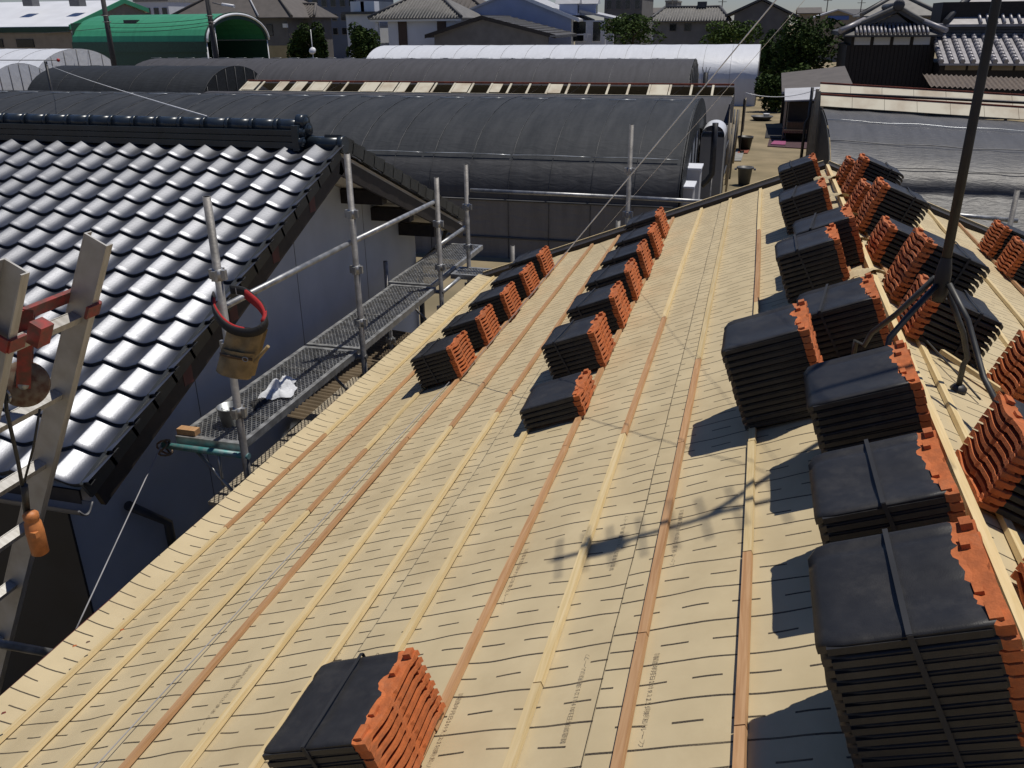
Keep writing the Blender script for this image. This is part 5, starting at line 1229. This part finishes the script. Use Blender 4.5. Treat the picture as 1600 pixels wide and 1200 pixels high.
# 13 traditional storehouse: white band, dark boards, curved tile gable with pent roof
Yh = 62; l_, r_ = ay(1312, 52, Yh), ay(1478, 54, Yh); ap = ay(1403, 12, Yh+1.2)
t = thing('wooden_storehouse', ((l_.x+r_.x)/2, Yh+4, 0), 'black-boarded traditional storehouse with white plaster band under a tiled gable', 'house')
wl, wr = ay(1333, 60, Yh+.9).x, ay(1457, 60, Yh+.9).x; zt_ = ay(1400, 58, Yh+.9).z; zm = ay(1400, 70, Yh+.9).z
part_box(t, 'wall', 'darkwood', wl-.3, wr+.3, Yh+1.0, Yh+8, 0, zm)
nbd = 22
for k in range(nbd): xa = wl-.3+(wr-wl+.6)*k/nbd; part_box(t, 'board', 'darkwood', xa+.015, xa+(wr-wl+.6)/nbd-.015, Yh+.94, Yh+.998, 0, zm-.02)
for k in range(4):
    xa = wl+(wr-wl)*k/4; part_box(t, 'plaster_panel', 'white_wall', xa+.10, xa+(wr-wl)/4-.10, Yh+.96, Yh+1.05, zm, zt_)
for k in range(5): xa = wl+(wr-wl)*k/4; part_box(t, 'stud', 'darkwood', xa-.09, xa+.09, Yh+.92, Yh+1.06, zm, zt_)
part_box(t, 'upper_wall', 'darkwood', wl, wr, Yh+1.1, Yh+8, zm, zt_+.3)
nr = 18
for k in range(nr):   # pent roof tiles: roll and nose each
    xa = l_.x+.9+(r_.x-l_.x-1.8)*(k+.5)/nr; mb = MB(); mb.tube([(xa, Yh-.05, l_.z-.02), (xa, Yh+1.3, l_.z+.55)], .085, 6); mb.build('tile_roll', 'roof_silver', t)
mb = MB(); mb.prism([(l_.x+.2, Yh, l_.z-.12), (r_.x-.2, Yh, l_.z-.12), (r_.x-1.2, Yh+1.4, l_.z+.48), (l_.x+1.2, Yh+1.4, l_.z+.48)], (0, 0, -.10)); mb.build('pent_roof', 'roof_dark', t)
ml, mr_ = ay(1322, 50, Yh), ay(1470, 50, Yh)
def sweep(xe, ze, xa_, za_, n=8): return [V((xe+(xa_-xe)*i/n, 0, ze+(za_-ze)*((i/n)**1.25))) for i in range(n+1)]
for e_ in (l_.x, r_.x):
    pts = sweep(e_, l_.z+.10, ap.x, ap.z)
    for a, b in zip(pts[:-1], pts[1:]):
        mb = MB(); mb.prism([a+V((0, Yh+1.0, 0)), b+V((0, Yh+1.0, 0)), b+V((0, Yh+1.0, -.25)), a+V((0, Yh+1.0, -.25))], (0, 7.5, 0)); mb.build('roof', 'roof_dark', t)
    mb = MB(); mb.tube([p_+V((0, Yh+1.05, .10)) for p_ in pts], .15, 6); mb.build('verge_ridge', 'roof_grey', t)
    mb = MB(); mb.tube([V((e_, Yh-.05, l_.z+.12)), V((e_+(1.5 if e_ < ap.x else -1.5), Yh+1.35, l_.z+.78))], .17, 6); mb.build('hip_ridge', 'roof_silver', t)
mb = MB(); mb.prism([(l_.x+2.0, Yh+1.25, l_.z+.5), (r_.x-2.0, Yh+1.25, l_.z+.5), (ap.x, Yh+1.25, ap.z-.35)], (0, .1, 0)); mb.build('gable_panel', 'grey_wall2', t)
mb = MB(); mb.lathe((ap.x, Yh+.9, ap.z+.15), [(0, .12), (.30, .10), (.36, 0), (.30, -.12), (0, -.12)], 12, axis=V((0, 1, 0))); mb.build('ridge_end_ornament', 'roof_dark', t)
mb = MB(); mb.tube([(ap.x, Yh+1, ap.z+.12), (ap.x, Yh+8.4, ap.z+.12)], .2, 8); mb.build('ridge', 'roof_dark', t)
# 14 silver-tiled house beside it
Yh = 60; a, b = ay(1468, 99, Yh), ay(1640, 105, Yh); c_ = ay(1480, 56, Yh+4.6)
t = thing('silver_tiled_house', (b.x, Yh+3, 0), 'dark wooden house with pale glinting tile roof right of the storehouse', 'house')
nc = 17
for k in range(nc):
    x_ = a.x+.1+(b.x+4-a.x)*k/nc
    for j in range(9):
        f0, f1 = j/9, (j+1.12)/9
        mb = MB(); mb.tube([(x_, Yh+4.6*f0-.02, a.z+(c_.z-a.z)*f0+.11), (x_, Yh+4.6*min(1, f1), a.z+(c_.z-a.z)*min(1, f1)+.05)], .15, 6); mb.build('roof_tile', 'roof_silver', t)
mb = MB(); mb.prism([(a.x, Yh, a.z), (b.x+4, Yh, a.z), (b.x+4, Yh+4.6, c_.z), (a.x, Yh+4.6, c_.z)], (0, 0, -.12)); mb.build('roof', 'roof_silver', t)
for z0_ in (0.0, .18, .36): part_box(t, 'ridge_course', 'roof_dark' if z0_ else 'roof_grey', a.x-.1, b.x+4, Yh+4.5-.02*z0_, Yh+4.9, c_.z+z0_, c_.z+z0_+.15)
mb = MB(); mb.tube([(a.x-.1, Yh+4.7, c_.z+.62), (b.x+4, Yh+4.7, c_.z+.62)], .13, 8); mb.build('ridge', 'roof_silver', t)
part_box(t, 'wall', 'darkwood', a.x+.2, b.x+4, Yh+.9, Yh+9, 0, a.z-.05)
for k in range(6): x_ = a.x+.5+1.3*k; part_box(t, 'eaves_panel', 'beige_wall', x_, x_+1.15, Yh+.80, Yh+.9, a.z-.42, a.z-.12)
part_box(t, 'upper_wall', 'darkwood', a.x+.5, b.x+4, Yh+5.2, Yh+9, c_.z, c_.z+2.0)
p0 = ay(1476, 38, Yh+4.9); p1 = ay(1545, -4, Yh+8)
mb = MB(); mb.prism([(p0.x, Yh+4.3, p0.z), (b.x+5, Yh+4.3, p0.z), (b.x+5, Yh+9, p0.z+2.2), (p0.x+2.4, Yh+9, p0.z+2.2)], (0, 0, -.15)); mb.build('upper_roof', 'roof_silver', t)
for k in range(16): x_ = p0.x+2.0+.45*k; mb = MB(); mb.tube([(x_, Yh+4.25, p0.z+.06), (x_, Yh+6.0, p0.z+.9)], .10, 6); mb.build('tile_roll', 'roof_silver', t)
mb = MB(); mb.tube([V((p0.x-.1, Yh+4.2, p0.z+.15)), V((p0.x+2.4, Yh+9, p0.z+2.4))], .2, 6); mb.build('hip_ridge', 'roof_dark', t)
# corrugated porch roof in front
a, b = ay(1452, 123, 52), ay(1660, 140, 52); t = thing('corrugated_porch', (b.x, 54, 0), 'rusty corrugated porch roof in front of the silver-tiled house', 'porch')
mb = corr((a.x, 51.6, a.z-.35), (a.x+9, 51.6, a.z-.65), (a.x, 54.5, a.z+.1), 36, .05); mb.build('sheet', 'brown_poly', t, fix=False)
for x_ in (a.x+.1, a.x+4, a.x+8): part_box(t, 'post', 'darkwood', x_, x_+.12, 52, 52.12, 0, a.z-.55)
# hip roof behind the storehouse
Yh = 84; p, q = ay(1345, 25, Yh), ay(1472, 25, Yh); t = thing('rear_hip_house', ((p.x+q.x)/2, Yh+4, 0), 'grey hip-roofed house showing above the wooden storehouse', 'house')
hip_roof(t, p.x, q.x, Yh, Yh+8, p.z, p.z+1.9, 'roof_grey', nu=0, inset=3.4); part_box(t, 'wall', 'grey_wall', p.x+.6, q.x-.6, Yh+.6, Yh+7.4, 0, p.z-.1)
# far skyline houses
rr = random.Random(11)
for k, (x, Yh, wpx, yt) in enumerate([(1030, 190, 40, 14), (1085, 210, 50, 15), (1265, 170, 30, 14), (1330, 240, 44, 16), (1440, 220, 40, 14), (1290, 260, 36, 20), (860, 180, 50, 6), (985, 230, 40, 12), (440, 150, 40, 8), (660, 190, 60, 4)]):
    p, q = ay(x-wpx/2, yt+7, Yh), ay(x+wpx/2, yt+7, Yh); t = thing('distant_house', ((p.x+q.x)/2, Yh, 0), ['far roof just right of the dark grey block', 'far roof behind the grey tiled house with two windows', 'far roof between the grey gable house and the blue-signed building', 'far roof behind the blue-signed building', 'far roof at the right end of the skyline, behind the storehouse ridge', 'tiny far roof left of the blue-signed building', 'far roof behind the dormers of the pale blue house', 'far roof at the right side of the dark grey block', 'far roof behind the yellow-walled brown-roofed house', 'far roof over the grey hip-roofed white house'][k], 'house', 'far houses on the skyline')
    part_box(t, 'wall', rr.choice(['grey_wall', 'white_wall', 'beige_wall']), p.x, q.x, Yh, Yh+8, 0, p.z); tp = ay(x, yt, Yh)
    gable_roof(t, p.x-.5, q.x+.5, Yh-.5, Yh+8.5, p.z+.05, tp.z+.3, rr.choice(['roof_dark', 'roof_grey', 'roof_brown']), 'X')
for k, x in enumerate((1050, 1128, 1292, 1345, 1408)):
    Yh = 200+10*k; b = ay(x, 14, Yh); tpz = ay(x, -3-2*(k % 3), Yh).z; mb = MB(); mb.tube([(b.x, Yh, 0), (b.x, Yh, tpz)], .12, 5)
    for j in (0.3, 1.0): mb.tube([(b.x-.9, Yh, tpz-j), (b.x+.9, Yh, tpz-j)], .06, 5)
    tag(mb.build('far_utility_pole', 'pole'), ['far pole right of the dark grey block, above the grey tiled roof', 'far pole between the grey tiled roof and the dark gable roof', 'far pole left of the sign building roof', 'far pole just left of the storehouse ridge', 'far pole just right of the storehouse ridge ornament'][k], 'utility pole', 'far poles on the skyline')

# ================================================================== trees and hedges
def leaf_cloud(mb, c, rad, n, size, rnd, squash=1.0):
    for _ in range(n):
        while True:
            d = V((rnd.uniform(-1, 1), rnd.uniform(-1, 1), rnd.uniform(-1, 1)))
            if 0.2 < d.length < 1: break
        d = d.normalized()*(d.length**0.45)
        p = c+V((d.x*rad.x, d.y*rad.y, d.z*rad.z)); s_ = size*rnd.uniform(.6, 1.4)
        a = V((rnd.uniform(-1, 1), rnd.uniform(-1, 1), rnd.uniform(-.6, .6))).normalized(); b = a.cross(V((rnd.uniform(-1, 1), rnd.uniform(-1, 1), rnd.uniform(-1, 1)))).normalized()
        o = len(mb.v); mb.v += [tuple(p-a*s_), tuple(p-b*s_*.5), tuple(p+a*s_), tuple(p+b*s_*.5)]; mb.f.append((o, o+1, o+2, o+3)); mb.m.append(0); mb.sm.append(False)
def tree(name, x, y, Yt, wpx, hpx, label, m='leaf', seed=0, n=2600, size=.16, cat='tree'):
    # x, y: image centre of the crown
    rnd = random.Random(seed); c = ay(x, y, Yt); k = Yt*1.03/F_PX*1.06; rx = wpx/2*k; rz = hpx/2*k
    t = thing(name, (c.x, Yt, 0), label, cat)
    mb = MB(); mb.tube([(c.x, Yt, 0), (c.x+.1, Yt, max(.4, c.z-rz*.5)), (c.x, Yt, c.z+rz*.2)], .16, 7, r2=.05)
    for q_ in range(5): mb.tube([(c.x, Yt, max(.3, c.z-rz*.5)), (c.x+rnd.uniform(-.6, .6)*rx, Yt+rnd.uniform(-.6, .6)*rx, c.z+rnd.uniform(-.1, .5)*rz)], .07, 5, r2=.02)
    mb.build('trunk', 'bark', t)
    mb = MB(); nb = 13
    for q_ in range(nb):
        an_ = rnd.uniform(0, 6.28); rr_ = rnd.uniform(.25, .72); cc = c+V((math.cos(an_)*rr_*rx, math.sin(an_)*rr_*rx, rnd.uniform(-.62, .62)*rz)); f = rnd.uniform(.32, .5)
        leaf_cloud(mb, cc, V((rx*f, rx*f, rz*f*1.05)), n//nb, size, rnd)
    mb.build('crown', m, t, fix=False)
tree('broadleaf_tree', 988, 48, 88, 92, 40, 'dark round tree behind the white greenhouse, right of the blue house', 'leaf', 1)
tree('broadleaf_tree', 1140, 56, 90, 76, 38, 'lighter green bushy tree in front of the grey gable house', 'leaf_bright', 2)
tree('broadleaf_tree', 1272, 92, 72, 105, 108, 'large dark tree beside the wooden storehouse', 'leaf', 3, 5200, .17)
tree('broadleaf_tree', 1212, 112, 76, 56, 96, 'dark tree at the corner of the white greenhouse', 'leaf', 4, 3600, .17)
tree('low_shrub', 1208, 150, 62, 46, 52, 'low dark shrub at the end of the dirt yard', 'leaf', 5, 1600, .14, 'shrub')
tree('broadleaf_tree', 1250, 130, 64, 50, 60, 'small dark tree over the brown shed roof', 'leaf', 12, 2000, .15)
tree('broadleaf_tree', 400, 4, 110, 36, 22, 'yellowish treetop above the brown-roofed house', 'leaf_bright', 6, 1200, .2)
for k, (x, lb) in enumerate(((466, 'clipped dark hedge conifer by the satellite dish, left of the pair'), (492, 'clipped dark hedge conifer by the satellite dish, right of the pair'), (557, 'pointed dark conifer left of the hip-roofed house'), (573, 'pointed dark conifer nearest the hip-roofed house'))):
    tree('conifer', x, 68, 78, 46, 60, lb, 'leaf', 20+k, 3600, .15)
t = thing('satellite_dish', az(488, 92, 3.7), 'white satellite dish on a thin pole above the dark greenhouses', 'satellite dish')
Yd = 62; c = ay(488, 79, Yd); mb = MB(); mb.lathe(c, [(0.0, .10), (.14, .085), (.24, .03), (.27, -.03), (.24, .02), (0, .09)], 20, axis=V((.2, -1, .45))); mb.build('dish', 'white_paint', t)
mb = MB(); a = ay(484, 46, Yd); mb.tube([(a.x, Yd+.12, 0), (a.x, Yd+.12, a.z)], .035, 6); mb.build('pole', 'galv', t)
# utility poles and lines
def upole(x0, y0, x1, y1, Yp, label):
    b = ay(x1, y1, Yp); a = ay(x0, y0, Yp); d_ = (a-b).normalized(); ft = b-d_*((b.z)/d_.z); tp = a+d_*2.2
    t = thing('utility_pole', ft, label, 'utility pole', 'poles by the green shed'); mb = MB(); mb.tube([ft, tp], .22, 10, r2=.15); mb.build('shaft', 'pole', t)
    for q_ in (.3, .9): mb = MB(); mb.tube([tp-d_*q_+V((-.9, 0, 0)), tp-d_*q_+V((.9, 0, 0))], .05, 6); mb.build('cross_arm', 'galv_old', t)
    for q_ in (3.2, 3.6): mb = MB(); mb.tube([a-d_*(q_-2.2)+V((.26*math.cos(i*.6), .26*math.sin(i*.6), 0)) for i in range(11)], .03, 5); mb.build('band', 'galv_old', t)
    return t, tp
up1, tp1 = upole(161, 0, 178, 100, 55, 'dark leaning utility pole in front of the left end of the green shed')
up2, tp2 = upole(324, 0, 337, 84, 56, 'dark utility pole with street lamp in front of the green shed arch')
mb = MB(); a, b = ay(332, 4, 55.8), ay(366, 10, 55.6); mb.tube([a, ay(344, 7, 55.8), b], .05, 6); mb.build('lamp_arm', 'galv_old', up2); mb = MB(); mb.tube([ay(347, 7, 55.6), b], .11, 8); mb.build('lamp_head', 'white_paint', up2)
for k, (a, b, c_) in enumerate((((-40, 53), (171, 43), 0), ((171, 43), (330, 34), 1), ((171, 50), (330, 39), 2), ((168, 36), (330, 28), 3))):
    wire('power_line', ay(*a, 54.8), ay(*b, 55.6), .02, 'cable', ['power line running out of frame left from the leaning pole', 'middle power line between the two poles before the green shed', 'lowest power line between the two poles before the green shed', 'highest power line between the two poles before the green shed'][k], dip=.15, cat='power line')
# thin drop wire to the white house ridge, with its little post
pw = ay(72, 100, 30); wire('drop_wire', pw, (ay(326, 199, YR).x, YR, czr+.07), .006, 'wire', 'thin glinting wire from the greenhouse post to the white house ridge', dip=.05)
t = thing('wire_post', (pw.x, 30, 0), 'short post with red-tipped arm above the dark greenhouses at left', 'post'); mb = MB(); mb.tube([(pw.x, 30, 0), (pw.x, 30, pw.z+.1)], .06, 8); mb.build('shaft', 'steel_dark', t)
a, b = ay(0, 94, 30), ay(91, 94, 30); mb = MB(); mb.tube([a, b], .018, 6); mb.build('arm', 'galv_old', t); mb = MB(); mb.lathe(b, [(0, -.07), (.05, -.05), (.07, 0), (.05, .05), (0, .07)], 10); mb.build('tip', 'red_bead', t)

# ================================================================== the dirt yard
def gp(x, y, z=0.0): return az(x, y, z)
# shed on the right of the yard
p, q = ay(1222, 133, 50), ay(1312, 118, 50)
t = thing('yard_shed', (q.x-1, 51, 0), 'dark open shed with a brown sheet roof at the end of the dirt yard', 'shed')
mb = MB(); mb.prism([(p.x, 49, p.z-.25), (q.x+.6, 49, p.z+.15), (q.x+.6, 55, p.z+.75), (p.x, 55, p.z+.35)], (0, 0, -.10)); mb.build('roof', 'roof_brown', t)
mb = MB(); mb.frame_box(((p.x+q.x+.6)/2, 48.95, p.z-.12), V(((q.x+.6-p.x)/2, 0, .20)), V((0, .04, 0)), V((0, 0, .06))); mb.build('fascia', 'roof_pale', t)
part_box(t, 'back_wall', 'darkwood', p.x+.2, q.x+.5, 54.6, 54.8, 0, p.z+.1); part_box(t, 'side_wall', 'darkwood', p.x+.35, p.x+.5, 49.2, 54.6, 0, p.z-.2)
a, b = ay(1226, 156, 46.5), ay(1276, 146, 46.5); t = thing('yard_lean_to', (b.x, 47, 0), 'pale sheet lean-to roof over stored things beside the dirt yard', 'shed')
mb = MB(); mb.prism([(a.x, 46.2, a.z), (b.x+.5, 46.2, a.z+.1), (b.x+.5, 48.6, a.z+.5), (a.x, 48.6, a.z+.4)], (0, 0, -.06)); mb.build('roof', 'roof_pale', t)
part_box(t, 'wall', 'darkwood', a.x+.25, b.x+.4, 46.8, 48.4, 0, a.z-.1)
for x_ in (a.x+.05, b.x+.3): part_box(t, 'post', 'ply', x_, x_+.08, 46.3, 46.38, 0, a.z-.05)
g0 = gp(1240, 222); t = thing('garden_cart', g0, 'dark cart with rusty load standing by the lean-to', 'cart')
part_box(t, 'tray', 'rust', g0.x-.55, g0.x+.55, g0.y-.2, g0.y+.9, .45, .60); part_box(t, 'load', 'leather_dark', g0.x-.4, g0.x+.4, g0.y, g0.y+.7, .60, .95)
for dx in (-.5, .5):
    mb = MB(); mb.lathe((g0.x+dx, g0.y+.2, .22), [(0, -.05), (.22, -.05), (.22, .05), (0, .05)], 16, axis=V((1, 0, 0))); mb.build('wheel', 'cable', t); part_box(t, 'leg', 'rust', g0.x+dx-.03, g0.x+dx+.03, g0.y+.7, g0.y+.76, 0, .45)
def flat(name, corners, m, label, cat, z=.012):
    P = [gp(*c_, z) for c_ in corners]; mb = MB(); mb.prism(P, (0, 0, .03)); return tag(mb.build(name, m), label, cat)
flat('ground_mat', [(1195, 216), (1232, 217), (1236, 201), (1198, 200)], 'black_mat', 'black rectangular mat lying on the dirt yard', 'mat')
flat('ground_mat', [(1199, 229), (1262, 233), (1262, 219), (1202, 218)], 'maroon_mat', 'dark maroon mat with a pink patch on the dirt yard', 'mat')
flat('cloth_scrap', [(1204, 226), (1227, 227), (1228, 221), (1210, 220)], 'pink', 'pink cloth scrap on the maroon mat', 'cloth', .046)
flat('board', [(1138, 252), (1158, 252), (1163, 236), (1146, 236)], 'concrete', 'grey concrete slab lying beside the greenhouse end', 'slab')
flat('board', [(1152, 240), (1168, 240), (1172, 233), (1156, 232)], 'rust_edge', 'rust-red board lying beside the black pot', 'board')
b0_ = gp(1162, 289); t = thing('tub', b0_, 'grey plastic tub with a rim standing in the yard', 'tub')
mb = MB(); mb.lathe(b0_, [(0, .01), (.20, .0), (.26, .58), (.31, .60), (.31, .66), (.25, .66), (.19, .06), (0, .06)], 20); mb.build('body', 'grey_plastic', t)
for s_ in (-1, 1): part_box(t, 'handle', 'grey_plastic', b0_.x+s_*.34-.04, b0_.x+s_*.34+.04, b0_.y-.10, b0_.y+.10, .55, .60)
b0_ = gp(1163, 234); t = thing('plant_pot', b0_, 'black plant pot standing on the dirt yard', 'pot'); mb = MB(); mb.lathe(b0_, [(0, .01), (.26, 0), (.34, .52), (.37, .52), (.37, .62), (.31, .62), (.28, .45), (0, .45)], 18); mb.build('body', 'cable', t)
b0_ = gp(1190, 188); t = thing('basin', b0_, 'shallow pale basin at the back of the dirt yard', 'basin'); mb = MB(); mb.lathe(b0_, [(0, .01), (.45, 0), (.62, .22), (.66, .22), (.66, .26), (.58, .26), (.42, .05), (0, .05)], 20); mb.build('body', 'grey_plastic', t); mb = MB(); mb.lathe(b0_+V((.25, .1, .05)), [(0, .01), (.15, .0), (.18, .3), (.20, .3), (.20, .34), (.14, .34), (0, .25)], 14); mb.build('inner_bowl', 'white_paint', t)
# things at the ends of the greenhouses
cx = xe1+.35
t = thing('heater_duct', (cx+.6, 23.4, 0), 'dark bent heater duct rising at the end of the large dark greenhouse', 'duct'); a, b, c_ = ay(1118, 192, 24.2), ay(1112, 272, 24.2), ay(1096, 290, 24.2)
mb = MB(); mb.tube([a, a.lerp(b, .5), b, b.lerp(c_, .5)-V((0, 0, .03)), c_], .085, 10); mb.build('duct', 'steel_dark', t); mb = MB(); mb.tube([V((b.x, 24.2, 0)), V((b.x, 24.2, b.z))], .03, 6); mb.build('support', 'galv_old', t)
a, b = ay(1096, 213, 26.5), ay(1134, 195, 26.5); t = thing('film_hut', ((a.x+b.x)/2, 27.2, 0), 'small white film hut at the end of the dark greenhouse', 'hut')
mb = MB(); hw_ = (b.x-a.x)/2; cxx = (a.x+b.x)/2
mb.grid(lambda u, v: (cxx-hw_*math.cos(math.pi*u), 26.3+1.6*v, a.z+(b.z-a.z)*math.sin(math.pi*u)**.8), 14, 4); mb.build('roof_film', 'film_white', t, fix=False)
part_box(t, 'wall', 'grey_wall', a.x, b.x, 26.35, 27.85, 0, a.z)
for k, (x, y, w_, h_, lb) in enumerate(((1085, 262, .35, .55, 'white water tank block by the dark greenhouse end, the rear one'), (1072, 290, .4, .6, 'white water tank block by the dark greenhouse end, the front one'))):
    p = ay(x, y, 21.6+1.2*(1-k)); t = thing('water_tank', (p.x, p.y, 0), lb, 'tank'); part_box(t, 'body', 'roof_pale', p.x-w_/2, p.x+w_/2, p.y-.4, p.y+.4, .0, p.z); part_box(t, 'lid', 'white_wall', p.x-w_/2-.03, p.x+w_/2+.03, p.y-.43, p.y+.43, p.z+.004, p.z+.05)
fr = thing('pipe_frame', (b3.x, 32, 0), 'row of leaning pipes and boards at the greenhouse ends along the yard', 'frame')
for k in range(9):
    yq = 27.5+1.35*k; x_ = b3.x+.05+.1*(k % 3); mb = MB(); mb.tube([(x_, yq, 0), (x_+.08*((k % 3)-1), yq+.1, 2.2+.35*((k*7) % 4)/3)], .04, 6); mb.build('pipe', 'hoop_light' if k % 2 else 'ply', fr)
for zq in (.7, 1.6): mb = MB(); mb.tube([(b3.x+.1, 27.4, zq), (b3.x+.15, 38.4, zq)], .03, 6); mb.build('pipe', 'hoop', fr)
sb = ax(1158, 170, b3.x+.3); t = thing('slatted_crate', (b3.x+.5, sb.y, 0), 'slatted crate leaning by the far greenhouse end', 'crate')
for k in range(6): part_box(t, 'slat', 'ply', b3.x+.45, b3.x+.50, sb.y-.6+.22*k, sb.y-.48+.22*k, .9, 2.3)
part_box(t, 'back', 'darkwood', b3.x+.38, b3.x+.44, sb.y-.7, sb.y+.8, 0, 2.35)
t = thing('chimney_pipe', (ay(1103, 130, 46).x, 46, 0), 'short dark flue pipe standing before the white film greenhouse', 'flue'); a = ay(1103, 113, 46); mb = MB(); mb.tube([(a.x, 46, 0), (a.x, 46, a.z)], .13, 10); mb.build('pipe', 'steel_dark', t)
for dx in (-.1, 0, .1): mb = MB(); mb.tube([(a.x+dx, 46, a.z), (a.x+dx*2, 46, a.z+.25)], .015, 5); mb.build('prong', 'steel_dark', t)
wire('yard_line', ay(1165, 145, 40), ay(1282, 138, 40), .018, 'wire', 'pale clothes line sagging across the dirt yard', dip=.25, cat='line')
